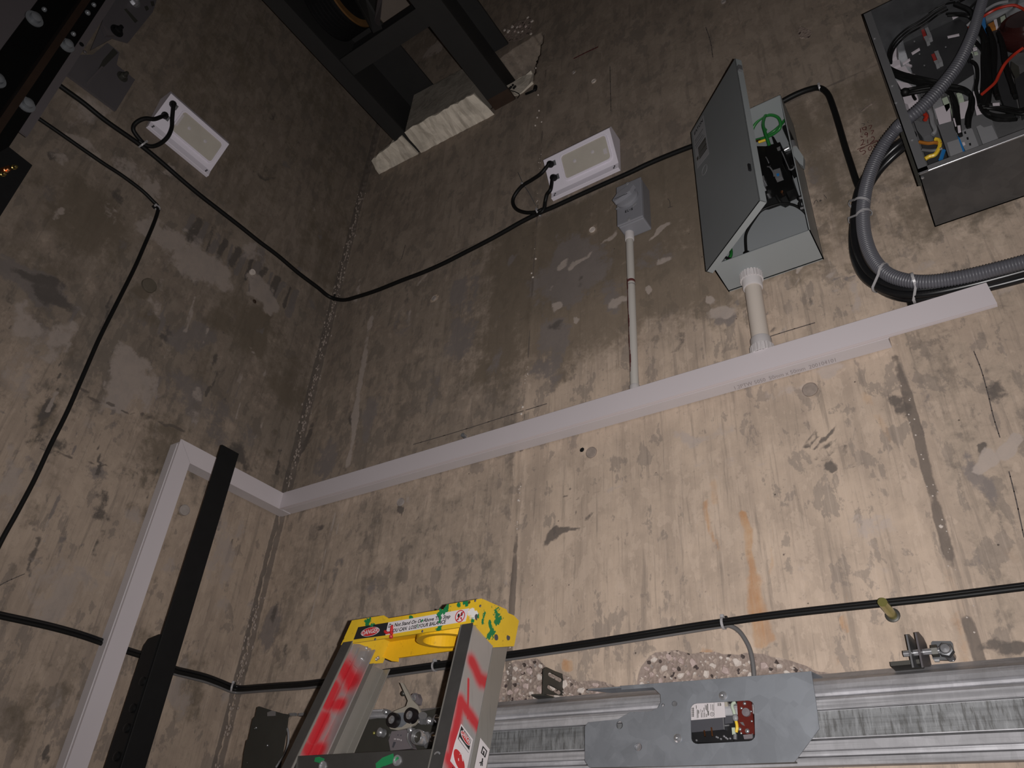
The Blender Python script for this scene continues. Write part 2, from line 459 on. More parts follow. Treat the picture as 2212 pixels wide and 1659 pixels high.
def root_of(o):
    while o.parent: o = o.parent
    return o
def thing(name, label, cat, loc, group=None):
    o = bpy.data.objects.new(name, None); COL.objects.link(o)
    o.empty_display_size = .05
    o.location = Vector(loc); o['label'] = label; o['category'] = cat
    if group: o['group'] = group
    return o
def obj(name, mb, mat, parent=None, bevel=0, label=None, origin=None):
    me = bpy.data.meshes.new(name)
    if parent: org = Vector(root_of(parent).location)
    elif origin is not None: org = Vector(origin)
    else:
        xs = [p.x for p in mb.v]; ys = [p.y for p in mb.v]; zs = [p.z for p in mb.v]
        org = Vector(((min(xs) + max(xs)) / 2, (min(ys) + max(ys)) / 2, min(zs)))
    me.from_pydata([tuple(p - org) for p in mb.v], [], mb.f)
    me.polygons.foreach_set('use_smooth', mb.s)
    me.validate(); me.update()
    me.set_sharp_from_angle(angle=math.radians(46))
    me.polygons.foreach_set('use_smooth', mb.s)
    me.update()
    me.materials.append(M[mat] if isinstance(mat, str) else mat)
    o = bpy.data.objects.new(name, me); COL.objects.link(o)
    if parent: o.parent = parent
    else: o.location = org
    if bevel:
        b = o.modifiers.new('bevel', 'BEVEL'); b.width = bevel; b.segments = 2; b.limit_method = 'ANGLE'; b.angle_limit = math.radians(40)
    if label: o['label'] = label
    return o
def single(name, mb, mat, label, cat, group=None, bevel=0):
    o = obj(name, mb, mat, None, bevel); o['label'] = label; o['category'] = cat
    if group: o['group'] = group
    return o
def struct(name, mb, mat):
    o = obj(name, mb, mat, None, origin=(0, 0, 0)); o['kind'] = 'structure'; return o

_font_cache = {}
def text_mb(s, size, origin, right, up, shear=0., depth=.0004, align='LEFT', bold=0.):
    cu = bpy.data.curves.new('lettering', 'FONT'); cu.body = s; cu.size = size; cu.shear = shear
    cu.align_x = align; cu.align_y = 'CENTER'; cu.resolution_u = 2; cu.offset = bold
    o = bpy.data.objects.new('lettering', cu); COL.objects.link(o)
    dg = bpy.context.evaluated_depsgraph_get(); dg.update()
    me = bpy.data.meshes.new_from_object(o.evaluated_get(dg))
    r = Vector(right).normalized(); u = Vector(up).normalized(); n = r.cross(u)
    mb = MB(); org = Vector(origin)
    mb.add([org + r * v.co.x + u * v.co.y + n * depth for v in me.vertices], [list(p.vertices) for p in me.polygons])
    bpy.data.objects.remove(o); bpy.data.curves.remove(cu); bpy.data.meshes.remove(me)
    return mb

# ------------------------------------------------------------------ numpy noise for wall relief and stains
def vnoise(x, y, seed=0):
    xi = np.floor(x).astype(np.int64); yi = np.floor(y).astype(np.int64); fx = x - xi; fy = y - yi
    fx = fx * fx * (3 - 2 * fx); fy = fy * fy * (3 - 2 * fy)
    def h(a, b):
        n = (a * 374761393 + b * 668265263 + seed * 974634777) & 0x7fffffff
        n = ((n ^ (n >> 13)) * 1274126177) & 0x7fffffff
        return ((n ^ (n >> 16)) & 0xffff) / 65535.
    return (h(xi, yi) * (1 - fx) + h(xi + 1, yi) * fx) * (1 - fy) + (h(xi, yi + 1) * (1 - fx) + h(xi + 1, yi + 1) * fx) * fy
def fbm(x, y, sc, oct=4, seed=0):
    s = 0; a = .5; t = 0
    for k in range(oct):
        s = s + a * vnoise(x * sc, y * sc, seed + k * 17); t += a; a *= .5; sc *= 2.03
    return s / t - .5
def axis(fine0, fine1, step, lo, hi, coarse):
    a = list(np.arange(lo, fine0 - 1e-6, coarse)) + list(np.arange(fine0, fine1, step)) + list(np.arange(fine1, hi + 1e-6, coarse))
    if a[-1] < hi: a.append(hi)
    return np.array(sorted(set(np.round(a, 5))))

class Stain:
    def __init__(self, U, Vv, conv, seed):
        self.U = U; self.V = Vv; self.conv = conv
        self.wu = U + fbm(U, Vv, 9., 4, seed) * .07 + fbm(U, Vv, 34., 3, seed + 5) * .022
        self.wv = Vv + fbm(U, Vv, 9., 4, seed + 9) * .09 + fbm(U, Vv, 30., 3, seed + 7) * .03
        self.c = {k: np.zeros_like(U) for k in ('mould', 'bloom', 'rust', 'agg', 'brown', 'damp', 'grey', 'joint')}
        self.d = np.zeros_like(U)
    def ell(self, ch, px, py, ru, rv, s=1., ang=0., warp=1.):
        a, b = self.conv(px, py)
        u = self.U + (self.wu - self.U) * warp - a; v = self.V + (self.wv - self.V) * warp - b
        ca, sa = math.cos(ang), math.sin(ang)
        r = np.sqrt(((u * ca + v * sa) / ru) ** 2 + ((-u * sa + v * ca) / rv) ** 2)
        m = s * np.clip(1.35 - .85 * r, 0, 1)
        self.c[ch] = np.maximum(self.c[ch], m)
    def seg(self, ch, p, q, w, s=1., warp=.5):
        a = np.array(self.conv(*p)); b = np.array(self.conv(*q)); ab = b - a
        u = self.U + (self.wu - self.U) * warp; v = self.V + (self.wv - self.V) * warp
        t = np.clip(((u - a[0]) * ab[0] + (v - a[1]) * ab[1]) / (ab @ ab), 0, 1)
        dd = np.hypot(u - a[0] - t * ab[0], v - a[1] - t * ab[1])
        self.c[ch] = np.maximum(self.c[ch], s * np.clip(1.3 - .8 * dd / w, 0, 1))
    def poly(self, ch, pts, soft, s=1., warp=.6, depth=0.):
        P = np.array([self.conv(*p) for p in pts])
        u = self.U + (self.wu - self.U) * warp; v = self.V + (self.wv - self.V) * warp
        inside = np.zeros(u.shape, bool); dist = np.full(u.shape, 9.)
        n = len(P)
        for i in range(n):
            a = P[i]; b = P[(i + 1) % n]
            cond = (a[1] > v) != (b[1] > v)
            xx = a[0] + (v - a[1]) / (b[1] - a[1] + 1e-12) * (b[0] - a[0])
            inside ^= cond & (u < xx)
            ab = b - a; t = np.clip(((u - a[0]) * ab[0] + (v - a[1]) * ab[1]) / (ab @ ab + 1e-12), 0, 1)
            dist = np.minimum(dist, np.hypot(u - a[0] - t * ab[0], v - a[1] - t * ab[1]))
        sd = np.where(inside, dist, -dist)
        m = np.clip(.5 + sd / (2 * soft), 0, 1)
        if ch: self.c[ch] = np.maximum(self.c[ch], s * m)
        if depth: self.d = self.d + depth * np.clip(sd / .006 + .2, 0, 1)
        return m

def wall_mesh(name, U, Vv, place, st, mat='wall'):
    nu, nv = U.shape
    pos = place(U, Vv, st.d)
    idx = np.arange(nu * nv).reshape(nu, nv)
    q = np.stack([idx[:-1, :-1], idx[1:, :-1], idx[1:, 1:], idx[:-1, 1:]], -1).reshape(-1, 4)
    me = bpy.data.meshes.new(name)
    me.vertices.add(nu * nv); me.vertices.foreach_set('co', pos.reshape(-1).astype(np.float32))
    me.loops.add(q.size); me.loops.foreach_set('vertex_index', q.reshape(-1).astype(np.int32))
    me.polygons.add(len(q)); me.polygons.foreach_set('loop_start', (np.arange(len(q)) * 4).astype(np.int32))
    me.polygons.foreach_set('use_smooth', np.ones(len(q), bool))
    me.update(calc_edges=True)
    for an, chs in (('stain_a', ('mould', 'bloom', 'rust', 'agg')), ('stain_b', ('brown', 'damp', 'grey', 'joint'))):
        at = me.attributes.new(an, 'FLOAT_COLOR', 'POINT')
        at.data.foreach_set('color', np.stack([st.c[k] for k in chs], -1).reshape(-1).astype(np.float32))
    me.materials.append(M[mat])
    o = bpy.data.objects.new(name, me); COL.objects.link(o); o['kind'] = 'structure'
    return o
# ================================================================== ROOM
XR, YF, ZF, ZC = 1.25, -1.15, -FLOOR_DROP, 3.35
bx = axis(LX, .32, .0075, LX, XR, .08); bz = axis(.05, 3.0, .0075, ZF, ZC, .08)
U, Vv = np.meshgrid(bx, bz, indexing='ij')
cB = lambda px, py: (pY(px, py).x, pY(px, py).z)
S = Stain(U, Vv, cB, 3)
# older darker pour above the lift joint
zz = 1.715 + fbm(U, Vv * 0, 5., 4, 40) * .05
S.c['brown'] = np.clip((Vv - zz) / .05 + .5, 0, 1)
lowz = np.clip((Vv - .93) / .05, 0, 1)
S.c['brown'] = np.maximum(S.c['brown'], .56 * np.clip((-.90 - U) / .06, 0, 1) * lowz)
S.c['brown'] = np.where(Vv > zz - .03, S.c['brown'] * np.clip(1 - .42 * np.clip((U + .55) / .25, 0, 1), 0, 1), S.c['brown'])
S.c['brown'] = np.maximum(S.c['brown'], .60 * np.clip((Vv - 1.02) / .35, 0, 1))
S.c['brown'] = np.maximum(S.c['brown'], .46 * np.clip((U + .10) / .02, 0, 1))
S.c['damp'] = .86 * np.clip((Vv - 1.0) / .2, 0, 1) * np.clip((zz + .02 - Vv) / .05, 0, 1) * np.clip(1 - .35 * np.clip((U + .5) / .3, 0, 1), 0, 1) * np.clip((U + 1.3) / .3, .3, 1)  # this channel here only darkens the band below the lift joint
S.c['brown'] = np.maximum(S.c['brown'], .48 * np.clip((-.92 - U) / .04, 0, 1))
S.c['joint'] = np.maximum(S.c['joint'], .55 * np.clip(1.2 - np.abs(Vv - zz) / .012, 0, 1) * np.clip(fbm(U, Vv * 0, 7., 3, 44) * 3 + .5, 0, 1))
# board joints
for sx, z0, z1, w in ((-.932, .1, 2.45, .010), (-.098, .05, .98, .011)):
    jx = sx + fbm(Vv, U * 0, 6., 4, 61) * .012
    brk = np.clip(fbm(Vv, U * 0 + sx, 9., 4, 71) * 4 + np.where(Vv < .95, .75, .35), .12, 1)
    k = np.clip(1.4 - np.abs(U - jx) / np.where(Vv < .95, w, w * .45), 0, 1) * (Vv > z0) * (Vv < z1)
    S.c['joint'] = np.maximum(S.c['joint'], .85 * k * brk)
    S.d += .0022 * np.clip(1.2 - np.abs(U - jx) / .009, 0, 1) * (Vv > z0) * (Vv < z1)
S.d += np.where(U > -.098, -.0025, 0) * (Vv < .98)
S.d += .007 * np.clip(1.2 - np.abs(U - LX) / .016, 0, 1) * (.4 + 1.2 * vnoise(U * 50, Vv * 90, 5))
S.c['joint'] = np.maximum(S.c['joint'], .8 * np.clip(1.3 - np.abs(U - LX - .012) / .012, 0, 1))
S.d += fbm(U, Vv, 3., 3, 77) * .003
# stains, measured on the photograph
for a in ((1225, 590, .14, .14, .72), (1180, 760, .08, .12, .55), (1000, 720, .10, .20, .5), (800, 900, .05, .12, .5), (1330, 640, .07, .09, .5), (1420, 560, .10, .05, .5), (1500, 700, .06, .06, .35), (1010, 640, .09, .16, .5), (870, 700, .06, .14, .5),
          (930, 830, .10, .14, .35), (1080, 800, .05, .10, .4), (590, 1340, .045, .10, .62), (700, 1000, .05, .14, .6), (1750, 380, .05, .06, .5), (1985, 860, .03, .06, .5), (2110, 1000, .03, .06, .5),
          (1300, 1000, .06, .02, .35), (1060, 1110, .05, .05, .4), (740, 1210, .05, .08, .45), (820, 1260, .06, .06, .35), (2140, 1040, .02, .05, .5), (1820, 1000, .05, .02, .4), (2100, 1200, .03, .05, .4), (1960, 1290, .02, .05, .5), (1430, 1150, .03, .04, .35)):
    S.ell('grey', *a)
for a in ((1232, 1050, .02, .005, .5, .5), (1212, 1146, .034, .020, .62, .2), (1195, 1160, .02, .012, .6), (1235, 1138, .02, .016, .6), (1268, 1128, .03, .010, .62, .3), (1290, 1098, .02, .008, .6), (1765, 1008, .016, .012, .75, .35), (1800, 988, .014, .010, .6, .4), (1745, 995, .02, .006, .5),
          (1730, 960, .02, .006, .5, .6), (865, 1100, .015, .014, .8), (905, 1110, .012, .01, .5), (1050, 1010, .03, .02, .35), (760, 900, .02, .05, .5), (1710, 560, .01, .01, .4), (1690, 690, .012, .01, .5), (1770, 655, .012, .02, .6), (1470, 660, .02, .02, .4),
          (1920, 860, .02, .02, .7), (1935, 885, .016, .018, .7), (2150, 860, .012, .03, .6), (2140, 935, .012, .014, .7), (1260, 600, .02, .03, .5), (1190, 720, .03, .02, .45), (2130, 1395, .03, .012, .7), (2165, 1400, .02, .016, .8), (2210, 1395, .02, .018, .8), (600, 1310, .02, .05, .6), (622, 1400, .014, .03, .5), (1235, 1200, .04, .01, .45), (690, 1140, .03, .012, .5), (1700, 745, .03, .004, .4), (1120, 700, .012, .08, .5), (660, 950, .02, .10, .6)):
    S.ell('mould', *a)
for a in ((1215, 575, .03, .015, .7), (1260, 560, .035, .012, .75, .4), (1310, 520, .03, .010, .7, .5), (1200, 665, .03, .018, .8), (1240, 705, .014, .014, .8), (1330, 660, .03, .014, .75), (1410, 632, .012, .016, .9), (1425, 508, .05, .010, .8, .5), (1440, 560, .03, .02, .6), (1180, 620, .02, .05, .5),
          (2160, 955, .016, .016, .95), (2135, 975, .016, .012, .9), (2200, 940, .012, .02, .8), (1560, 680, .03, .02, .7), (1545, 650, .012, .02, .8), (770, 870, .012, .10, .55), (2205, 620, .05, .02, .6), (1990, 560, .06, .015, .45), (1500, 930, .14, .02, .5), (1700, 850, .10, .03, .5), (1560, 1000, .09, .05, .4), (1800, 780, .05, .02, .6),
          (1120, 1250, .08, .05, .4), (1500, 1290, .09, .05, .4), (1350, 1240, .06, .08, .35), (1880, 1180, .05, .08, .4), (1740, 1230, .05, .06, .4), (660, 1085, .02, .012, .7)):
    S.ell('bloom', *a)
for p, q in (((1222, 1046), (1246, 1066)), ((1274, 1042), (1252, 1064)), ((1208, 1062), (1240, 1074)), ((1292, 1062), (1258, 1074)), ((1262, 1040), (1266, 1050)), ((1249, 1074), (1247, 1104)), ((1735, 952), (1764, 968)), ((1812, 948), (1776, 968)), ((1748, 936), (1766, 958)), ((1800, 932), (1774, 956)), ((1722, 968), (1758, 978)), ((1830, 968), (1782, 978)), ((1770, 966), (1768, 990)), ((1590, 980), (1612, 968)), ((1585, 1006), (1606, 1000)), ((1830, 1010), (1900, 985)), ((1860, 1030), (1925, 1000)), ((860, 1068), (864, 1100)), ((905, 1095), (912, 1118))):
    S.seg('mould', p, q, .0040, .52, .45)
R = np.random.RandomState(31)
for k in range(150):
    ch = ('grey', 'mould', 'bloom', 'damp', 'bloom', 'grey')[k % 6]
    px, py = (R.uniform(700, 1900), R.uniform(500, 900)) if k < 70 else (R.uniform(640, 2200), R.uniform(900, 1450))
    if k < 70 and py > 1120 - .28 * px + 100: py -= 150
    if k >= 70: ch = ('grey', 'bloom')[k % 2]
    a_ = R.uniform(.006, .028); S.ell(ch, px, py, a_ * R.uniform(.4, 1), a_ * R.uniform(.8, 3.2), R.uniform(.34, .56) if k < 70 else R.uniform(.28, .42), R.uniform(-.4, .4), 1.6)
S.seg('bloom', (800, 690), (752, 1000), .016, .62, .35)
S.seg('bloom', (722, 1110), (660, 1390), .004, .7, .15); S.seg('bloom', (738, 1110), (715, 1180), .004, .6, .2)
for p, q, w, s in (((1605, 1110), (1628, 1260), .007, .95), ((1628, 1250), (1650, 1400), .014, .95), ((1648, 1320), (1668, 1385), .012, .8), ((1543, 1040), (1552, 1090), .010, .55), ((1530, 1090), (1548, 1190), .006, .7), ((1832, 1330), (1838, 1362), .007, .85), ((1660, 1180), (1655, 1240), .004, .5), ((1835, 1270), (1842, 1330), .006, .5),
                   ((1655, 1080), (1660, 1240), .003, .45), ((1505, 1040), (1512, 1240), .003, .45), ((2045, 1240), (2075, 1330), .012, .45), ((2060, 1340), (2080, 1420), .014, .5), ((1865, 850), (1875, 880), .010, .55), ((1888, 910), (1905, 945), .010, .5), ((985, 1490), (990, 1530), .008, .8), ((962, 1500), (966, 1530), .006, .6), ((1808, 1460), (1812, 1430), .006, .5), ((1512, 1405), (1530, 1415), .010, .7)):
    S.seg('rust', p, q, w, s)
S.poly('rust', [(1212, 1422), (1238, 1424), (1240, 1450), (1212, 1448)], .004, .95, .1)
S.ell('bloom', 935, 110, .10, .10, .6); S.ell('mould', 985, 105, .03, .02, .6); S.ell('mould', 900, 130, .02, .03, .4)  # first patch only makes the wall between the machine beams paler
S.ell('rust', 880, 860, .012, .012, .35); S.ell('rust', 1305, 1440, .02, .02, .3); S.ell('rust', 2180, 1190, .03, .03, .4)
# chipped, aggregate showing
agg_polys = [[(1070, 1520), (1080, 1460), (1112, 1432), (1160, 1432), (1200, 1448), (1240, 1456), (1290, 1462), (1330, 1478), (1345, 1492), (1250, 1500), (1150, 1512)],
             [(1375, 1490), (1385, 1440), (1405, 1416), (1450, 1406), (1520, 1410), (1590, 1422), (1650, 1425), (1730, 1440), (1800, 1456), (1850, 1462), (1700, 1475), (1500, 1490)]]
for P in agg_polys: S.poly('agg', P, .010, 1., .35, -.007)
S.poly('agg', [(1090, 75), (1120, 45), (1150, 40), (1155, 70), (1130, 85), (1100, 92)], .012, .9, .5)
S.ell('agg', 1752, 70, .016, .035, .8); S.ell('mould', 1752, 78, .02, .04, .5); S.ell('agg', 1870, 232, .05, .010, .55); S.ell('mould', 1850, 340, .02, .06, .45); S.ell('mould', 1745, 400, .03, .03, .4)
# tie holes
tie = [(1750, 842, .0145), (1270, 976, .0135), (1280, 497, .011), (938, 645, .010), (1283, 176, .009), (866, 1085, .012), (1240, 157, .006)]
for k, (px, py, r) in enumerate(tie):
    a, b = cB(px, py); rr = np.hypot(U - a, Vv - b)
    S.d += -.004 * np.clip((r - rr) / .004, 0, 1) if k not in (2, 4, 3) else .001 * np.clip((r - rr) / .004, 0, 1)
    if k in (2, 3, 4, 6): S.c['bloom'] = np.maximum(S.c['bloom'], np.clip(1.2 - rr / r * .8, 0, 1) * .95); S.c['brown'] *= np.clip((rr - r) / .004, 0, 1)
    elif k == 5: S.c['mould'] = np.maximum(S.c['mould'], .7 * np.clip(1.3 - rr / r, 0, 1))
# the pocket cut for the machine beam
up = U + (S.wu - U) * .35; vp = Vv + (S.wv - Vv) * .35
pk = (up > -1.20) & (up < -.962 - .05 * np.clip((2.56 - vp) / .2, 0, 1)) & (vp > 2.40) & (vp < 2.70)
S.d = np.where(pk, -.16, S.d)
S.c['grey'] = np.where(pk, .25, S.c['grey']); S.c['brown'] = np.where(pk, .62, S.c['brown'])
wall_back = wall_mesh('wall_back', U, Vv, lambda u, v, d: np.stack([u, D - d, v], -1), S)

ly = axis(-.1, D, .010, YF, D, .08); lz = axis(.1, 2.75, .010, ZF, ZC, .08)
U, Vv = np.meshgrid(ly, lz, indexing='ij')
cL = lambda px, py: (pX(px, py).y, pX(px, py).z)
S = Stain(U, Vv, cL, 23)
zz = 1.745 + fbm(U, Vv * 0, 5., 4, 140) * .06
S.c['brown'] = np.maximum(np.clip((Vv - zz) / .03 + .5, 0, 1), .36 + .24 * np.clip((Vv - .75) / .4, 0, 1))
S.c['damp'] = .42 * np.clip((Vv - 1.66) / .1, 0, 1)
S.c['joint'] = np.maximum(S.c['joint'], .5 * np.clip(1.2 - np.abs(Vv - zz + .02) / .010, 0, 1))
S.d += np.clip((zz - Vv) / .008, 0, 1) * -.004
S.d += .007 * np.clip(1.2 - np.abs(U - D) / .016, 0, 1) * (.4 + 1.2 * vnoise(U * 50, Vv * 90, 15))
S.c['joint'] = np.maximum(S.c['joint'], .8 * np.clip(1.3 - np.abs(U - D + .010) / .012, 0, 1))
S.d += fbm(U, Vv, 3., 3, 177) * .004
for a in ((190, 470, .13, .13, .8), (100, 560, .10, .10, .55), (560, 700, .16, .15, .66), (620, 830, .13, .12, .6), (440, 780, .05, .12, .45), (360, 620, .03, .05, .6), (325, 618, .025, .03, .95), (300, 660, .10, .05, .5), (480, 690, .07, .06, .7), (340, 960, .10, .10, .7), (130, 420, .08, .05, .5),
          (90, 900, .04, .09, .55), (60, 380, .06, .06, .5), (650, 300, .3, .22, .4), (520, 130, .2, .2, .5), (330, 1150, .06, .14, .55), (150, 1450, .08, .1, .5), (60, 1400, .05, .06, .4), (420, 1480, .05, .10, .5), (40, 1520, .06, .1, .5)):
    S.ell('damp', *a)
for a in ((60, 600, .14, .06, .6), (420, 730, .12, .06, .6, .5), (400, 840, .10, .10, .5), (480, 900, .09, .10, .5), (250, 520, .08, .05, .35), (530, 930, .08, .06, .5), (200, 1100, .10, .06, .35), (440, 1400, .04, .08, .4), (300, 1590, .05, .06, .4)):
    S.ell('grey', *a)
for a in ((120, 640, .06, .025, .7), (90, 600, .07, .02, .6, .3), (520, 985, .06, .04, .6), (240, 800, .006, .05, .5), (222, 1110, .035, .025, .6), (215, 1080, .03, .02, .5), (95, 870, .012, .05, .7), (60, 930, .012, .04, .6), (255, 1240, .02, .02, .4), (520, 1590, .02, .03, .5), (100, 1600, .012, .03, .6), (330, 740, .02, .02, .5), (470, 790, .03, .04, .4), (590, 300, .02, .09, .5, .5), (560, 370, .06, .012, .55, .7), (600, 250, .10, .012, .45, .8), (640, 300, .10, .012, .4, .8), (560, 290, .012, .10, .5, .4)):
    S.ell('mould', *a)
S.poly('bloom', [(262, 752), (345, 790), (352, 850), (318, 905), (245, 880), (205, 862), (235, 800)], .02, .62, 1.0)
for a in ((430, 560, .13, .07, .75), (350, 510, .09, .06, .7), (560, 620, .05, .04, .85), (590, 650, .04, .05, .85), (130, 720, .05, .10, .6), (40, 800, .05, .10, .55), (230, 1240, .05, .05, .45), (120, 1280, .09, .09, .55), (200, 240, .05, .08, .55), (120, 330, .05, .03, .4), (60, 700, .05, .06, .6), (545, 588, .012, .014, .9),
          (300, 370, .10, .05, .5), (20, 1060, .06, .12, .55), (300, 1100, .03, .04, .5), (480, 1190, .06, .16, .5), (470, 1330, .04, .12, .45), (200, 330, .09, .03, .6), (560, 760, .03, .008, .7), (582, 800, .008, .02, .8), (420, 900, .03, .05, .4)):
    S.ell('bloom', *a)
for k in range(17):        # comb of runs just under the lift joint
    px = 420 + k * 14; py = 462 + k * 10.2
    S.seg('mould' if k % 2 else 'grey', (px, py + 4), (px - 14 - (k % 3) * 4, py + 34 + (k * 7) % 24), .008 + .004 * ((k * 5) % 3), .75, .35)
S.seg('joint', (170, 830), (400, 935), .006, .75, .6); S.seg('joint', (85, 960), (235, 1010), .005, .6, .6); S.seg('joint', (430, 935), (300, 900), .006, .5)
R = np.random.RandomState(77)
for k in range(190):
    ch = ('grey', 'bloom', 'damp', 'mould', 'bloom', 'damp', 'grey')[k % 7]
    px, py = R.uniform(-20, 700), R.uniform(240, 1600)
    a_ = R.uniform(.008, .04); S.ell(ch, px, py, a_ * R.uniform(.5, 1.2), a_ * R.uniform(.6, 2.4), R.uniform(.34, .56), R.uniform(-.5, .5), 1.6)
for k in range(45):
    px, py = R.uniform(0, 620), R.uniform(600, 1200); S.seg(('bloom', 'grey', 'mould')[k % 3], (px, py), (px - R.uniform(8, 24), py + R.uniform(40, 90)), R.uniform(.004, .009), R.uniform(.45, .7), .5)
a, b = cL(398, 1102); rr = np.hypot(U - a, Vv - b); S.d += -.005 * np.clip((.015 - rr) / .004, 0, 1); S.c['damp'] = np.maximum(S.c['damp'], .8 * np.clip(1.2 - rr / .016, 0, 1))
wall_left = wall_mesh('wall_left', U, Vv, lambda u, v, d: np.stack([LX + d, u, v], -1), S, 'wall_darker')

def plug(wall, name, p, n, r, mat):
    obj(name, MB().lathe(p, n, [(r, -.006), (r, .0008), (r * .93, .0012), (r * .91, -.0008), (r * .90, -.0002), (0, .0002)], 22), mat, wall)
for (px, py, r, mt) in ((1750, 842, .0150, 'corner_stone'), (1278, 978, .0135, 'corner_stone'), (1280, 497, .0095, 'stone_pale'), (1283, 176, .0085, 'stone_pale'), (1240, 157, .0055, 'stone_grey'), (938, 645, .0085, 'stone_grey'), (866, 1085, .0115, 'stone_grey'), (1563, 4, .008, 'stone_grey')):
    w = pY(px, py); plug(wall_back, 'tie_plug', Vector((w.x, D - .0022, w.z)), (0, -1, 0), r, mt)
for (px, py, r, mt) in ((398, 1102, .0145, 'stone_grey'), (545, 588, .010, 'stone_pale'), (322, 617, .021, 'damp_plug')):
    w = pX(px, py); plug(wall_left, 'tie_plug', Vector((LX + .003, w.y, w.z)), (1, 0, 0), r, mt)
w = pX(548, 652); obj('rust_hole', MB().lathe((LX + .004, w.y, w.z), (1, 0, 0), [(.007, 0), (.006, .001), (0, .0012)], 12), 'beam_rust', wall_left)
w = pY(1262, 972); obj('broken_hole', MB().lathe((w.x - .004, D - .003, w.z), (0, -1, 0), [(.006, 0), (.004, .001), (0, .0012)], 7), 'black_steel', wall_back)
struct('wall_right', MB().box((XR, YF, ZF), (XR + .1, D, ZC)), 'plain_concrete')
struct('wall_front', MB().box((LX, YF - .1, ZF), (XR, YF, ZC)), 'plain_concrete')
struct('floor', MB().box((LX - .1, YF - .1, ZF - .1), (XR + .1, D + .3, ZF)), 'floor_mat')
struct('ceiling', MB().box((LX - .1, YF - .1, ZC), (XR + .1, D + .3, ZC + .1)), 'plain_concrete')

# ---- stones of the chipped concrete, each one a piece of the wall
def stone_mesh(seed, mat):
    r = np.random.RandomState(seed); n = 7
    top = []; bot = []
    for k in range(n):
        a = 2 * math.pi * k / n + r.uniform(-.25, .25); q = r.uniform(.72, 1.1)
        bot.append((q * math.cos(a), 0.35, q * math.sin(a) * .8)); q *= r.uniform(.62, .85)
        top.append((q * math.cos(a), -.30 + r.uniform(-.12, .12), q * math.sin(a) * .8))
    vs = bot + top
    fs = [(k, (k + 1) % n, n + (k + 1) % n, n + k) for k in range(n)] + [tuple(range(n, 2 * n))]
    me = bpy.data.meshes.new('stone'); me.from_pydata(vs, [], fs); me.update(); me.materials.append(M[mat])
    return me
stone_lib = [stone_mesh(s, m) for s, m in enumerate(('stone_pale', 'stone_pink', 'stone_pale', 'stone_grey', 'stone_pink', 'stone_pale', 'stone_dark', 'stone_grey', 'stone_pale'))]
def inpoly(x, y, P):
    c = False
    for i in range(len(P)):
        a = P[i]; b = P[i - 1]
        if (a[1] > y) != (b[1] > y) and x < a[0] + (y - a[1]) / (b[1] - a[1]) * (b[0] - a[0]): c = not c
    return c
placed = []; tries = 0
while len(placed) < 185 and tries < 30000:
    tries += 1
    P = agg_polys[0 if random.random() < .45 else 1]
    xs = [p[0] for p in P]; ys = [p[1] for p in P]
    px = random.uniform(min(xs), max(xs)); py = random.uniform(min(ys), max(ys))
    if not inpoly(px, py, P): continue
    big = len(placed) < 45
    r = random.uniform(.0065, .0105) if big else random.uniform(.0018, .0052)
    w = pY(px, py)
    if any((w - q).length < (r + s) * 1.02 for q, s in placed): continue
    placed.append((w, r))
    k = random.choice([0, 1, 2, 4, 5, 8, 0, 2]) if big else random.randrange(9)
    o = bpy.data.objects.new('stone', stone_lib[k]); COL.objects.link(o); o.parent = wall_back
    o.location = (w.x, D + .0058, w.z); o.rotation_euler = (0, random.uniform(0, 6.28), 0)
    o.scale = (r, .0045, r * random.uniform(.75, 1.1))
for (px, py, r) in ((1098, 68, .011), (1107, 58, .009), (1117, 59, .007), (1124, 57, .008), (1136, 57, .008), (1112, 68, .006), (1147, 74, .007), (1150, 46, .009), (1140, 38, .006), (1120, 70, .006), (1090, 66, .008), (1128, 68, .005)):
    w = pY(px, py); o = bpy.data.objects.new('stone', stone_lib[(px * 7) % 3 * 2]); COL.objects.link(o); o.parent = wall_back
    o.location = (w.x, D - .001, w.z); o.rotation_euler = (0, px, 0); o.scale = (r, r, r * 1.1)
g = MB()
def grit(p, r, sc=(1, 1, 1)): g.ball(p, r, 5, sc)
for k in range(230):
    z = random.uniform(.2, 2.2); x = -.932 + random.gauss(0, .003)
    if vnoise(np.array(z * 9), np.array(0.5), 3) < .50 or (z > 1.5 and random.random() < .6): continue
    grit((x, D - .0015, z), random.uniform(.0007, .0021) if random.random() < .92 else .0032)
for k in range(26):
    z = random.uniform(.3, .95); grit((-.098 + random.gauss(0, .005), D - .001, z), random.uniform(.0007, .0018))
for (px, py) in ((1158, 148), (1163, 206), (1161, 255), (1157, 272), (1165, 240), (1158, 560), (1152, 600), (1130, 880), (1127, 895), (2033, 1138)):
    w = pY(px, py); grit((w.x, D - .002, w.z), .0036)
obj('seam_grit', g, 'stone_pale', wall_back)['kind'] = 'stuff'
g = MB()
for k in range(520):
    z = random.uniform(.15, 2.3)
    if vnoise(np.array(z * 7), np.array(2.5), 9) < .36: continue
    a = abs(random.gauss(0, .010))
    w = (LX + .004 + a, D - .004 - random.random() * .006, z) if random.random() < .5 else (LX + .004 + random.random() * .006, D - .004 - a, z)
    grit(w, random.uniform(.0014, .0042), (1, 1, 1.6))
obj('corner_grit', g, 'corner_stone', wall_back)['kind'] = 'stuff'
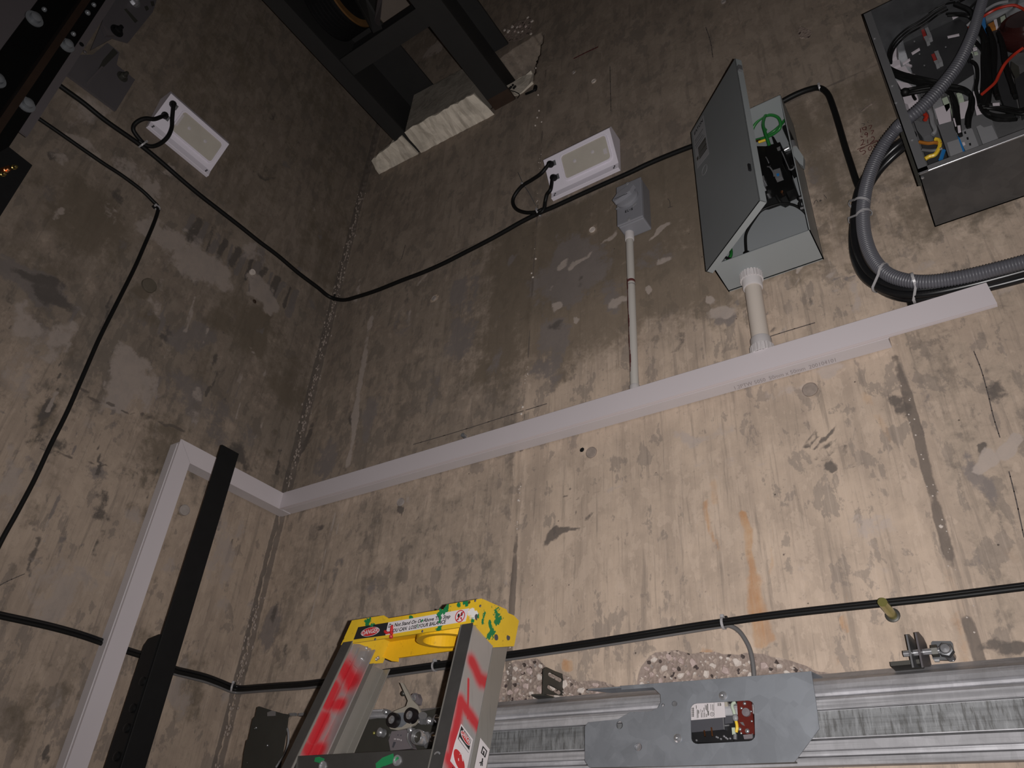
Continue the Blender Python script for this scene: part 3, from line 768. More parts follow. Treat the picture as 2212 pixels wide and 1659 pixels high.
# ================================================================== MACHINE BEAMS (overhead)
def ibeam(name, label, xl, xr, zb, zt, y0, y1, web_t, flange_t, end_mat=None):
    t = thing(name, label, 'beam', ((xl + xr) / 2, y1, zb))
    xm = (xl + xr) / 2
    obj('bottom_flange', MB().box((xl, y0, zb), (xr, y1, zb + flange_t)), 'beam_steel', t, .002)
    obj('web', MB().box((xm - web_t / 2, y0, zb + flange_t), (xm + web_t / 2, y1, zt - flange_t)), 'beam_steel', t)
    return t, xm
b1 = thing('machine_beam', 'dark channel beam overhead nearest the left wall, its end set between the two pale grout pads', 'beam', (-1.52, 1.3, 2.37))
obj('bottom_flange', MB().box((-1.547, YF + .02, 2.37), (-1.488, D + .005, 2.378)), 'beam_steel', b1)
obj('web', MB().box((-1.547, YF + .02, 2.378), (-1.537, D - .003, 2.62)), 'beam_steel', b1)
obj('top_flange', MB().box((-1.547, YF + .02, 2.612), (-1.40, D - .003, 2.62)), 'beam_steel', b1)
b2 = thing('machine_beam', 'dark steel beam overhead whose rusty cut end enters the broken wall pocket', 'beam', (-1.1, 1.3, 2.37))
obj('bottom_flange', MB().box((-1.143, YF + .02, 2.37), (-1.055, D - .05, 2.38)), 'beam_steel', b2)
obj('beam_end', MB().box((-1.143, D - .05, 2.37), (-1.055, D + .10, 2.38)), 'beam_rust', b2, label='rusty cut beam end')
obj('web', MB().box((-1.125, YF + .02, 2.38), (-1.115, D + .10, 2.61)), 'beam_steel', b2)
obj('top_flange', MB().box((-1.143, YF + .02, 2.61), (-1.055, 1.252, 2.62)), 'beam_steel', b2)
cr = thing('cross_member', 'flat dark cross member joining the two machine beams', 'beam', (-1.3, .92, 2.379))
obj('bottom_flange', MB().box((-1.535, .882, 2.379), (-1.126, .952, 2.387)), 'beam_steel', cr)
obj('web', MB().box((-1.535, .944, 2.387), (-1.126, .952, 2.60)), 'beam_steel', cr)
t = thing('machine_frame', 'dark machine mounting frame with a diagonal brace beside the grooved sheave', 'frame', (-1.3, .7, 2.40))
obj('upright', MB().prism([pY(766, 0, .80), pY(790, 0, .80), pY(826, 62, .88), pY(806, 72, .88)], (0, -.03, .03)), 'beam_steel', t)
obj('brace', MB().prism([pY(816, 0, .78), pY(826, 0, .78), pY(820, 58, .86), pY(808, 48, .86)], (0, -.01, .05)), 'rail_plate', t)
obj('machine_housing', MB().cyl((-1.15, .60, 2.72), (-1.32, .60, 2.72), .14, n=28).box((-1.33, .35, 2.60), (-1.14, .80, 2.64)), 'beam_steel', t)
obj('bed_plate', MB().box((-1.50, -.2, 2.80), (-1.12, .84, 2.83)), 'beam_steel', t)
obj('bearing_block', MB().box((-1.355, .70, 2.50), (-1.335, .87, 2.60)), 'beam_steel', t, .004)
sh = thing('traction_sheave', 'dark grooved traction sheave with a brownish rim high between the beams', 'sheave', (-1.42, .77, 2.54))
prof = [(.05, 0), (.128, 0), (.128, .006)]
for k in range(6): prof += [(.118, .010 + k * .014), (.118, .014 + k * .014), (.128, .018 + k * .014), (.128, .020 + k * .014)]
prof += [(.128, .098)]
obj('grooved_drum', MB().lathe((-1.478, .772, 2.545), (1, 0, 0), prof, 48), 'black_steel', sh)
obj('rim', MB().lathe((-1.380, .772, 2.545), (1, 0, 0), [(.128, -.001), (.128, .006), (.104, .006), (.100, -.02), (.10, -.001)], 48), 'sheave_rim', sh, label='brownish machined sheave rim')
obj('hub', MB().cyl((-1.385, .772, 2.545), (-1.36, .772, 2.545), .035).cyl((-1.395, .772, 2.545), (-1.392, .772, 2.545), .10), 'black_steel', sh)

def lump(pts_bottom_front, pts_bottom_back, ztop_front, mat, seed, wob=.006, nx=14):
    # grout pad: underside from the front edge to the wall, plus a plastered front face
    r = np.random.RandomState(seed); mb = MB()
    f0, f1 = Vector(pts_bottom_front[0]), Vector(pts_bottom_front[1]); k0, k1 = Vector(pts_bottom_back[0]), Vector(pts_bottom_back[1])
    rows = []
    for i in range(nx + 1):
        t = i / nx; f = f0.lerp(f1, t); k = k0.lerp(k1, t)
        j = lambda s=1: Vector((r.uniform(-.3, .3), r.uniform(-1, 1), r.uniform(-1, 1))) * wob * s
        f = f + j(.9)
        rows.append([k + Vector((0, .012, r.uniform(-.6, .5) * wob)), f.lerp(k, .66) + j(), f.lerp(k, .33) + j(), f, Vector((f.x, f.y + .002, f.z + (ztop_front - f.z) * .5)), Vector((f.x, f.y + .004, ztop_front)), Vector((f.x, D + .012, ztop_front + .006))])
    m = len(rows[0]); vs = [p for q in rows for p in q]
    mb.add(vs, [(i * m + k, (i + 1) * m + k, (i + 1) * m + (k + 1) % m, i * m + (k + 1) % m) for i in range(nx) for k in range(m)])
    mb.add(rows[0], [list(range(m))]); mb.add(rows[-1], [list(range(m - 1, -1, -1))])
    return mb
zg = 2.361
f0, f1 = pZ(873, 284, zg), pZ(1022, 203, zg); k0, k1 = pY(909, 331), pY(1069, 248)
t = thing('grout_pad', 'large cream grout pad between the two machine beams on the back wall', 'grout', (-1.32, D, zg), 'grout pads under the machine beams')
mb = lump((f0, f1), (k0, k1), zg + .012, 'grout', 5, .004, 22)
obj('underside', mb, 'grout', t, .002)
obj('front_face', MB().prism([(f0.x, f0.y + .004, zg + .010), (f1.x, f1.y + .004, zg + .010), (f1.x + .006, f1.y + .012, 2.585), (f0.x - .004, f0.y + .012, 2.60)], (0, .10, 0)), 'grout_grey', t, .004, label='grey trowelled front of the pad')
f0, f1 = pZ(800, 347, zg + .012), pZ(867, 294, zg); k0, k1 = pY(818, 377), pY(904, 332)
t = thing('grout_pad', 'small cream grout pad left of the dark line under the left machine beam', 'grout', (-1.6, D, zg), 'grout pads under the machine beams')
obj('underside', lump((f0, f1), (k0, k1), zg + .03, 'grout', 8, .004, 12), 'grout', t, .002)
t = thing('grout_pad', 'pale broken grout heap in the wall pocket right of the rusty beam end', 'grout', (-1.0, D, 2.39), 'grout pads under the machine beams')
r0 = np.random.RandomState(4); mb = MB()
pts = [(1092, 186), (1100, 182), (1110, 176), (1122, 168), (1135, 162), (1147, 152), (1150, 160), (1149, 176), (1140, 186), (1128, 198), (1118, 206), (1108, 204)]
q = [pY(a, b, 1.32 + r0.uniform(-.006, .006)) for a, b in pts]
mb.prism(q, (0, .11, .01)); obj('underside', mb, 'grout', t, .002)
mb = MB()
for (px, py) in ((1104, 188), (1108, 184), (1110, 190), (1113, 187), (1101, 191)):
    w = pY(px, py, 1.318); mb.ball(w, .005, 6)
obj('tar_blot', mb, 'black_rubber', t)
obj('wire_end', MB().tube(smooth_path([pY(1100, 195, 1.30), pY(1112, 198, 1.30), pY(1122, 204, 1.30), pY(1118, 212, 1.31)], 5), .0015, 6), 'black_rubber', t)
single('loose_plug', MB().tube(smooth_path([pY(1136, 203, 1.315), pY(1146, 199, 1.312), pY(1155, 194, 1.312), pY(1157, 187, 1.315)], 5), [.004] * 10 + [.007] * 6, 8), 'black_steel', 'short dark stub lying at the lip of the wall pocket', 'stub')

# ================================================================== GUIDE RAIL, top left
gr = thing('guide_rail', 'black elevator guide rail with round bolt heads and a rusty blade, top left corner', 'guide rail', (-1.56, .18, 1.26))
xg = -1.56; ya, yb = pX(0, 112, xg).y, pX(130, 150, xg).y
zlo = 1.20
obj('rail_base', MB().box((xg - .016, ya, zlo), (xg, yb, 3.30)), 'rail_black', gr, .002)
ym0, ym1 = pX(90, 120, xg + .03).y, pX(104, 122, xg + .03).y
obj('rail_blade', MB().box((xg + .001, ym0, zlo), (xg + .05, ym1 + .004, 3.30)), 'rust_blade', gr, label='rusty brown running blade')
for (px, py, rr) in ((75, 40, .0195), (145, 97, .0175), (58, 225, .0185), (-6, 172, .0185)):
    c = pX(px, py, xg + .003)
    o = obj('bolt', MB().lathe(c - Vector((.003, 0, 0)), (1, 0, 0), [(rr, 0), (rr, .003), (rr * .62, .004), (rr * .60, .013), (rr * .3, .016), (0, .0165)], 20), 'bolt_zinc', gr)
for (px, py, rr) in ((96, 20, .006), (203, 10, .006), (190, 27, .007), (159, 73, .006)):
    c = pX(px, py, xg + .002)
    obj('rivet', MB().lathe(c - Vector((.002, 0, 0)), (1, 0, 0), [(rr, 0), (rr * .9, .004), (rr * .4, .007), (0, .0075)], 12), 'bolt_zinc', gr)
bp = thing('rail_backing_plate', 'tall grey painted backing plate behind the black guide rail', 'steel plate', (-1.60, .15, 1.35))
y1_ = pX(236, 6, -1.62).y
obj('back_strip', MB().box((-1.625, -.25, pX(45, 285, -1.62).z), (-1.618, pX(244, 8, -1.62).y, 3.30)), 'rail_plate', bp)
obj('hole', MB().lathe(pX(176, 96, -1.617), (1, 0, 0), [(.006, 0), (.006, .001), (0, .0012)], 12), 'black_steel', bp)
obj('hole', MB().lathe(pX(184, 112, -1.700), (1, 0, 0), [(.005, 0), (.003, .002), (0, .0022)], 12), 'rail_plate', bp)
# wall brackets
def on_left(pts, x): return [pX(a, b, x) for a, b in pts]
rb = thing('rail_bracket', 'lower grey rail bracket plate with one anchor nut, beside the left wall light', 'bracket', (LX, .36, 1.8), 'rail brackets on the left wall')
xw = LX + .010
P1 = on_left([(135, 153), (251, 239), (292, 172), (252, 140), (258, 113), (232, 92), (200, 118), (160, 118)], xw)
obj('wall_plate', MB().prism(P1, (-.008, 0, 0)), 'bracket_steel', rb, .001)
obj('slot', MB().prism(on_left([(212, 150), (218, 151), (255, 114), (245, 104), (222, 130)], xw + .0006), (-.001, 0, 0)), 'hanger_dark', rb)
obj('fold', MB().prism(on_left([(186, 178), (190, 180), (222, 146), (218, 144)], xw + .001), (.004, 0, 0)), 'rail_plate', rb)
def nut(parent, px, py, x, r, mat='chrome'):
    c = pX(px, py, x)
    obj('washer', MB().lathe(c, (1, 0, 0), [(r * 1.5, 0), (r * 1.5, .002), (0, .0025)], 20), mat, parent)
    obj('anchor_nut', MB().lathe(c + Vector((.002, 0, 0)), (1, 0, 0), [(r, 0), (r, .010), (r * .9, .011), (0, .0115)], 6), mat, parent)
    obj('stud', MB().cyl(c + Vector((.010, 0, 0)), c + Vector((.026, 0, 0)), r * .5, n=10), mat, parent)
nut(rb, 264, 166, xw, .0105, 'hanger_dark')
rb2 = thing('rail_bracket', 'upper grey rail bracket with slots, running off the top edge of the picture', 'bracket', (LX, .45, 2.0), 'rail brackets on the left wall')
P2 = on_left([(196, 108), (244, 82), (277, 92), (330, 26), (352, -40), (262, -40), (232, 20)], xw - .002)
obj('wall_plate', MB().prism(P2, (-.006, 0, 0)), 'bracket_steel', rb2, .001)
obj('turned_lip', MB().prism(on_left([(216, 57), (244, 81), (226, 80)], xw), (.012, 0, 0)), 'rail_plate', rb2)
for q in ([(268, 20), (273, 18), (298, 45), (292, 50)], [(312, 14), (318, 12), (322, 20), (316, 24)], [(325, 3), (332, 2), (334, 12), (328, 14)]):
    obj('slot', MB().prism(on_left(q, xw - .0014), (-.001, 0, 0)), 'hanger_dark', rb2)
nut(rb2, 290, 4, xw, .0125); nut(rb2, 252, 67, xw, .0125, 'black_steel')
gs = thing('guide_shoe', 'black box with brass coloured fittings at the left edge, below the guide rail', 'guide shoe', (-1.5, .18, .95))
P = [pX(a, b, -1.50) for a, b in ((19, 317), (70, 357), (0, 468), (-60, 560), (-120, 470), (-40, 350))]
obj('body', MB().prism(P, (-.05, 0, 0)), 'black_steel', gs, .003)
for (px, py) in ((27, 362), (10, 368), (3, 377)):
    c = pX(px, py, -1.498); obj('brass_nut', MB().lathe(c, (1, .1, -.35), [(.0055, 0), (.0055, .008), (.0035, .009), (.0035, .018), (0, .019)], 6), 'copper' if px == 10 else 'brass_dim', gs)
obj('copper_stud', MB().obox(pX(10, 367, -1.495), (.004, 0, 0), (0, .004, -.003), (0, .005, .010)), 'copper', gs)

# ================================================================== BLACK RAIL, lower left
br = thing('black_rail_post', 'matte black counterweight rail post standing before the white trunking, lower left', 'guide rail', (-1.6, .98, -FLOOR_DROP))
xb = -1.60
y0, y1 = pX(480, 960, xb).y, pX(515, 975, xb).y
ztop = pX(480, 960, xb).z
obj('rail_face', MB().box((xb - .006, y0, ZF), (xb, y1 + .004, ztop)), 'black_steel', br, .001)
obj('rail_web', MB().box((xb - .030, y0 + .022, ZF), (xb - .006, y0 + .030, ztop - .002)), 'black_steel', br)
zf = pX(340, 1370, xb).z + .004
fp = obj('fishplate', MB().prism([(xb - .006, y0 - .002, ZF + .4), (xb - .006, y0 - .002, zf), (xb - .045, y0 - .002, zf - .006), (xb - .056, y0 - .002, zf - .02), (xb - .056, y0 - .002, ZF + .4)], (0, .030, 0)), 'black_steel', br, .001)
for (px, py) in ((309, 1472), (288, 1530), (275, 1573), (253, 1634)):
    c = pY(px, py, y0 - .002); obj('bolt', MB().lathe(c, (0, -1, 0), [(.009, 0), (.009, .004), (.005, .006), (0, .0065)], 14), 'black_steel', fp)

# ================================================================== PVC TRUNKING
yt = D - .0485            # front of the covers
zt0, zt1 = .909, .959
xc = LX + .0485
xl_end = pY(2140, 635, yt).x
tr = thing('wire_trunking', 'long white square trunking running the width of the back wall under the boxes', 'trunking', (-.9, D, zt0))
xb_end = pY(1924, 745, D - .02).x
obj('trunk_base', MB().box((xc + .002, yt + .003, zt0 + .0015), (xb_end, D - .003, zt1 - .0015)), 'pvc_inside', tr, .001)
pv = MB().prism([(xc, yt, zt0), (xl_end + .004, yt, zt0), (xl_end, yt, zt1), (xc, yt, zt1)], (0, .003, 0))
pv.box((xc, yt + .003, zt0), (xl_end + .004, yt + .010, zt0 + .0014)); pv.box((xc, yt + .003, zt1 - .0014), (xl_end, yt + .010, zt1))
obj('trunk_cover', pv, 'pvc_white', tr, .0012)
obj('cover_edge', MB().box((xc + .01, yt + .0102, zt0 - .0006), (xb_end + .002, yt + .0115, zt0 + .001)), 'label_white', tr)
a = pZ(1583, 838, zt0); b = pZ(1805, 775, zt0)
tm = text_mb('1.2PTW 5050  50mm x 50mm  200104101', .018, (a.x, a.y - .008, zt0 - .0003), (1, 0, 0), (0, -1, 0), .2, .0002)
tm2 = MB(); w = max(p.x for p in tm.v) - a.x; sc = (b.x - a.x) / w
tm2.add([Vector((a.x + (p.x - a.x) * sc, p.y + .010, p.z)) for p in tm.v], tm.f)
obj('printed_marking', tm2, 'faint_print', tr, label='faint grey printed size marking')
# left wall: short level piece and the drop
ycor = pX(390, 953, xc).y; yin = pX(410, 1003, xc).y
zc1 = pX(390, 953, xc).z
tl = thing('wire_trunking', 'short white trunking piece on the left wall between the mitre and the corner', 'trunking', (LX, 1.1, zt0))
za, zb = zt0 - .001, zt1 - .001
obj('trunk_base', MB().prism([(LX + .003, ycor + .004, zb - .003), (LX + .003, yin + .002, za + .002), (LX + .003, D - .003, za + .002), (LX + .003, D - .003, zb - .003)], (.042, 0, 0)), 'pvc_inside', tl, .001)
obj('trunk_cover', MB().prism([(xc, ycor + .0008, zb), (xc, yin + .0008, za), (xc, yt, za), (xc, yt, zb)], (-.003, 0, 0)), 'pvc_white', tl, .0008)
td = thing('wire_trunking', 'white trunking dropping down the left wall from the mitred corner', 'trunking', (LX, .9, ZF))
obj('trunk_base', MB().prism([(LX + .003, ycor + .002, zb - .004), (LX + .003, yin - .002, za - .002), (LX + .003, yin - .002, ZF), (LX + .003, ycor + .002, ZF)], (.042, 0, 0)), 'pvc_inside', td, .001)
obj('trunk_cover', MB().prism([(xc, ycor - .0008, zb), (xc, yin - .0008, za), (xc, yin - .0008, ZF), (xc, ycor - .0008, ZF)], (-.003, 0, 0)), 'pvc_white', td, .0008)
obj('cover_edge', MB().box((xc - .014, ycor - .0006, ZF), (xc - .0125, ycor + .002, zb - .01)), 'label_white', td)

# ================================================================== CONDUITS
def conduit(name, label, top, bot, r, rc, ribs, mat, cmat):
    top = Vector(top); bot = Vector(bot); t = thing(name, label, 'conduit', bot)
    ax = (top - bot).normalized()
    obj('pipe', MB().cyl(bot + ax * .004, top - ax * .004, r, n=24), mat, t)
    for nm, p, d in (('upper_coupling', top, -ax), ('lower_coupling', bot, ax)):
        h = .026 if not ribs else .040
        m = MB().lathe(p, d, [(rc, 0), (rc, h - .002), (rc - .001, h), (r, h + .0003)], 24)
        obj(nm, m, cmat, t)
        if ribs:
            g = MB()
            for k in range(22):
                a = 2 * math.pi * k / 22; u = ax.orthogonal().normalized(); v = ax.cross(u)
                c = p + d * .009 + (rc + .001) * (math.cos(a) * u + math.sin(a) * v)
                g.obox(c, (math.cos(a) * u + math.sin(a) * v) * .0022, (-math.sin(a) * u + math.cos(a) * v) * .0022, d * .009)
            obj('ribbed_collar', g, cmat, t)
    return t
yc = D - .020
a = pY(1359, 507, D - .022); a.z = 1.464; b = pY(1369, 838, yc); b.z = zt1
ct = conduit('conduit', 'thin grey white conduit with a red glue run, under the small switch', (a.x, yc, a.z), (a.x, yc, b.z), .0098, .0122, False, 'conduit_pvc', 'adapter_pvc')
g = MB()
for k in range(24):
    z = a.z - .165 - k * .0118; an = -2.35 + .10 * math.sin(k * .7) + k * .012
    w = .0016 + .0008 * math.sin(k * 1.3)
    c = Vector((a.x + .0099 * math.cos(an), yc + .0099 * math.sin(an), z)); n = Vector((math.cos(an), math.sin(an), 0)); tt = Vector((-n.y, n.x, 0))
    g.obox(c, n * .0003, tt * w, Vector((0, 0, .0062)))
g.lathe((a.x, yc, a.z - .168), (0, 0, 1), [(.00985, -.004), (.0102, -.003), (.0101, .003), (.00985, .004)], 20)
obj('glue_run', g, 'marker_red', ct, label='dried red glue run')
obj('pipe_joint', MB().lathe((a.x, yc, a.z - .180), (0, 0, 1), [(.0098, -.001), (.0103, -.0005), (.0103, .0005), (.0098, .001)], 20), 'mid_grey', ct)
yk = D - .030
a = pY(1619, 592, yk); b = pY(1650, 757, yk); xm = (a.x + b.x) / 2
conduit('conduit', 'thick cream conduit with ribbed collars under the open grey disconnect box', (xm, yk, 1.177), (xm, yk, zt1), .0178, .0212, True, 'conduit_thick', 'adapter_pvc')

# ================================================================== SWITCH BOX
sw = thing('isolator_switch', 'small grey isolator switch box with a turn handle on the thin conduit', 'switch', (-.6, D, 1.463))
x0, x1, ys, z0, z1 = -.638, -.565, 1.267, 1.4635, 1.611
obj('body', MB().box((x0 + .001, ys + .006, z0), (x1 - .001, D - .002, z1)), 'switch_grey', sw, .004)
obj('front_cover', MB().box((x0, ys, z0 + .0005), (x1, ys + .006, z1)), 'switch_grey', sw, .0025)
for px, py in ((1355, 397), (1358, 474)):
    obj('screw', MB().lathe(pY(px, py, ys), (0, -1, 0), [(.005, 0), (.0045, .0015), (0, .002)], 14), 'grey_plastic', sw)
xk = (x0 + x1) / 2 - .004; zk = 1.548
h = MB().lathe((xk, ys, zk), (0, -1, 0), [(.031, 0), (.031, .005), (.027, .007), (.026, .008), (0, .008)], 28)
kn = obj('dial_ring', h, 'switch_grey', sw)
w = MB()
d1 = Vector((-.80, 0, -.18)).normalized(); d2 = Vector((0, 0, 1)); 
w.prism([Vector((xk, ys - .008, zk)) + Vector(p) for p in ((-.0335, 0, -.006), (-.020, 0, .012), (.022, 0, .030), (.030, 0, .022), (.016, 0, .002), (-.014, 0, -.010), (-.030, 0, -.014))], (0, -.013, 0))
obj('turn_handle', w, 'switch_grey', kn, .003)
obj('handle_slot', MB().box((xk - .028, ys - .0216, zk - .006), (xk + .010, ys - .0208, zk - .0045)), 'switch_dark', kn)
for px, py in ((1351, 444), (1370, 442), (1334, 449), (1368, 416)):
    c = pY(px, py, ys - .0008); obj('dial_mark', MB().obox(c, (.0055, 0, .003), (0, .0006, 0), (-.001, 0, .0018)), 'grey_plastic', sw)
sl = MB()
for (x, z, w_, h_) in ((0, 0, .0012, .008), (0, 0, .005, .0012), (0, .0034, .004, .0012), (0, .0068, .005, .0012), (.0068, 0, .0012, .008), (.0068, 0, .004, .0012), (.0125, .003, .003, .0016), (.0172, 0, .0045, .0012), (.0172, .003, .0045, .0012), (.0172, .006, .0045, .0012), (.0172, .003, .0012, .004), (.0205, 0, .0012, .004)):
    sl.box((xk - .008 + x, ys - .0006, 1.500 + z), (xk - .008 + x + w_, ys, 1.500 + z + h_))
obj('printed_mark', sl, 'print_black', sw)

# ================================================================== EMERGENCY LIGHTS
def hatlight(label, loc, org, ux, un, L, H, dt, db, wall_plate=True):
    # org: lower near corner on the wall; ux: along the wall; un: out of the wall
    org = Vector(org); ux = Vector(ux); un = Vector(un); uz = Vector((0, 0, 1))
    P = lambda a, n, h: org + ux * a + un * n + uz * h
    t = thing('bulkhead_light', label, 'light', loc, 'bulkhead lights on the shaft walls')
    lip = .019; hb = .021
    prof = [(0.001, 0), (db, 0), (db, hb), (dt, H - lip), (dt - .011, H), (0.001, H)]
    obj('housing', MB().prism([P(0, n, h) for n, h in prof], ux * L), 'lamp_white', t, .0015)
    # sloping front: local frame
    o0 = P(0, db, hb); sv = P(0, dt, H - lip) - o0; sl = sv.length; sv.normalize(); nn = ux.cross(sv); 
    if nn.dot(un) < 0: nn = -nn
    Q = lambda a, s, k=0: o0 + ux * a + sv * s + nn * k
    def rr(a0, a1, s0, s1, r, k, n=4):
        out = []
        for (ca, cs, st) in ((a1 - r, s0 + r, -90), (a1 - r, s1 - r, 0), (a0 + r, s1 - r, 90), (a0 + r, s0 + r, 180)):
            for i in range(n + 1):
                an = math.radians(st + 90 * i / n); out.append(Q(ca + r * math.cos(an), cs + r * math.sin(an), k))
        return out
    a0, a1, s0, s1 = L * .24, L * .945, sl * .15, sl * .90
    obj('lens_bezel', MB().frame(rr(a0, a1, s0, s1, .012, .0002), rr(a0 + .005, a1 - .005, s0 + .005, s1 - .005, .009, .0002), nn * .0045), 'lamp_white', t, .0008)
    lens = obj('lens', MB().prism(rr(a0 + .005, a1 - .005, s0 + .005, s1 - .005, .009, .0003), nn * .0022), 'lens_prism', t)
    for fr in (.28, .66):
        c = Q(a0 + (a1 - a0) * fr, (s0 + s1) / 2 + .004 * (1 if fr < .5 else 1.4), .0028)
        obj('lens_stud', MB().lathe(c, nn, [(.0055, 0), (.0055, .001), (.003, .0016), (0, .0018)], 14), 'label_white', lens)
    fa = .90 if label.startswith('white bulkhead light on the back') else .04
    obj('bright_catch', MB().obox(Q(a0 + (a1 - a0) * fa, s0 + (s1 - s0) * (.38 if fa > .5 else .55), .003), ux * .0055, sv * (.008 if fa > .5 else .02), nn * .001), 'label_white', lens)  # white colour stands in for the reflection of a small shiny chip
    for fa in (.055, .94):
        c = P(L * fa, db, hb * .5)
        for dz in (-.003, .003):
            obj('screw', MB().lathe(c + uz * dz + ux * dz * .4, un, [(.0028, 0), (.0024, .0012), (0, .0014)], 10), 'switch_dark', t)
    ent = []
    for fs in (.78, .38):
        c = Q(L * .115, sl * fs, 0)
        obj('cable_slot', MB().obox(c, ux * .012, sv * .008, nn * .0006), 'mid_grey', t)
        obj('cable_gland', MB().lathe(c - ux * .004, (nn - ux * .25).normalized(), [(.0105, -.001), (.0105, .008), (.0085, .012), (0, .013)], 10), 'black_rubber', t)
        ent.append(c - ux * .006 + nn * .010)
    return t, ent

tt = NT('prismatic_lens'); c_ = tt.coord()
pr = tt.vor(tt.map(c_, (1, 1, 1)), 520.); n_ = tt.noise(c_, 18, 3)
tt.bump(pr, .12, .001)
M['lens_prism'] = tt.fin(tt.mix(n_, (.44, .40, .35), (.56, .52, .455)), .3, 0., .5)
wl = pY(1197.3, 435); wr = pY(1340.5, 370.3)
lt2, ent2 = hatlight('white bulkhead light on the back wall left of the small grey switch', (wl.x + .11, D, wl.z), (wl.x - .002, D, wl.z), (1, 0, 0), (0, -1, 0), wr.x - wl.x + .003, .136, .067, .014)
wl1 = pX(315, 275); wr1 = pX(444, 385)
lt1, ent1 = hatlight('white bulkhead light on the left wall below the rail brackets', (LX, .63, wl1.z), (LX, wl1.y, (wl1.z + wr1.z) / 2), (0, 1, 0), (1, 0, 0), wr1.y - wl1.y, .137, .063, .014)

# ================================================================== CABLES
def cable(name, label, paths, r, mat, grp=None, sub=6, n=10):
    pts = []
    for conv, pp, off in paths:
        for (px, py) in pp:
            w = pY(px, py, D - off) if conv == 'B' else pX(px, py, LX + off)
            pts.append(w)
    return single(name, MB().tube(smooth_path(pts, sub), r, n), mat, label, 'cable', grp)
A_left = [(118, 176), (133, 188), (180, 222), (230, 262), (300, 311), (345, 347), (385, 382), (430, 420), (475, 455), (520, 490), (560, 522), (600, 552), (645, 590), (685, 620), (712, 641)]
A_back = [(742, 648), (775, 640), (815, 627), (870, 605), (915, 588), (960, 568), (1005, 545), (1050, 522), (1090, 500), (1125, 480), (1165, 460), (1200, 445), (1250, 422), (1310, 395), (1360, 373), (1400, 354), (1445, 335), (1500, 314), (1545, 300)]
cable('lighting_cable', 'black round cable looped past both white lights and round the corner to the open box', [('L', A_left, .010), ('B', A_back, .010)], .0068, 'black_rubber')
cable('lighting_cable', 'thinner black cable bending at a clip and dropping down the left wall', [('L', [(60, 240), (82, 255), (130, 288), (180, 323), (225, 354), (262, 378), (305, 410), (330, 434), (341, 447), (340, 460), (330, 488), (312, 530), (290, 580), (255, 650), (215, 730), (180, 810), (145, 890), (110, 960), (75, 1035), (38, 1105), (0, 1174), (-50, 1280)], .008)], .0052, 'black_rubber')
cable('feed_cable', 'black cable arching from the open box top right down to the conduit bundle', [('B', [(1660, 235), (1685, 222), (1715, 206), (1745, 194), (1770, 190), (1788, 203), (1800, 232), (1812, 270), (1825, 315), (1838, 355), (1850, 392), (1862, 420)], .012)], .0072, 'black_rubber')
def loop(parent, ent, pts, r=.0058):
    obj('cable_tail', MB().tube(smooth_path([ent] + pts, 7), r, 10), 'black_rubber', parent)
# tails of the lights, clipped to the run
y_ = D - .012
loop(lt2, ent2[0], [pY(1170, 374, D - .060), pY(1150, 388, D - .045), pY(1128, 402, D - .035), pY(1112, 422, D - .026), pY(1108, 438, D - .02), pY(1116, 452, y_ - .003), pY(1135, 459, y_ - .004), pY(1158, 458, y_ - .005), pY(1172, 452, y_ - .003)])
loop(lt2, ent2[1], [pY(1190, 408, D - .045), pY(1182, 420, D - .036), pY(1178, 435, D - .025), pY(1176, 448, D - .02), pY(1170, 458, y_ - .006), pY(1158, 463, y_ - .003)], .0055)
loop(lt1, ent1[0], [pX(372, 256, LX + .05), pX(371, 275, LX + .045), pX(364, 293, LX + .04), pX(352, 306, LX + .03), pX(338, 314, LX + .022), pX(325, 316, LX + .018), pX(312, 312, LX + .015), pX(300, 304, LX + .013)], .0062)
loop(lt1, ent1[1], [pX(335, 257, LX + .05), pX(315, 256, LX + .045), pX(300, 261, LX + .035), pX(290, 270, LX + .025), pX(288, 280, LX + .02), pX(294, 291, LX + .017), pX(303, 302, LX + .015), pX(312, 312, LX + .014)], .0062)
low_left = [(-50, 1317), (0, 1329), (60, 1342), (120, 1356), (180, 1373), (240, 1394), (290, 1410), (328, 1422), (375, 1445), (410, 1454), (445, 1463), (475, 1474), (500, 1484)]
low_back = [(520, 1487), (560, 1484), (600, 1481), (660, 1477), (720, 1469), (780, 1460), (840, 1451), (890, 1444), (940, 1437), (990, 1430), (1050, 1421), (1110, 1413), (1200, 1400), (1300, 1385), (1400, 1369), (1500, 1353), (1563, 1344), (1640, 1333), (1720, 1323), (1820, 1312), (1905, 1303), (2000, 1293), (2100, 1281), (2212, 1267), (2300, 1257)]
sh_ = lambda L, dy: [(a, b + dy) for a, b in L]
cable('shaft_cable', 'upper of two black cables low along both walls behind the ladder top', [('L', sh_(low_left, -4), .009), ('B', sh_(low_back, -3), .009)], .0045, 'black_bundle')
cable('shaft_cable', 'lower black cable running just under its twin low along both walls', [('L', sh_(low_left, 4), .011), ('B', sh_(low_back, 3), .012)], .0045, 'black_rubber')
cable('branch_cable', 'thin grey cable under the black pair that bends down into the galvanised door track', [('L', sh_(low_left[-5:], 10), .006), ('B', sh_(low_back[:16], 9), .006), ('B', [(1563, 1352), (1580, 1353), (1597, 1364), (1610, 1382), (1620, 1403), (1626, 1430), (1629, 1460), (1630, 1480)], .008)], .0040, 'grey_cable')
CLIPG = 'cable tie mounts on the walls'
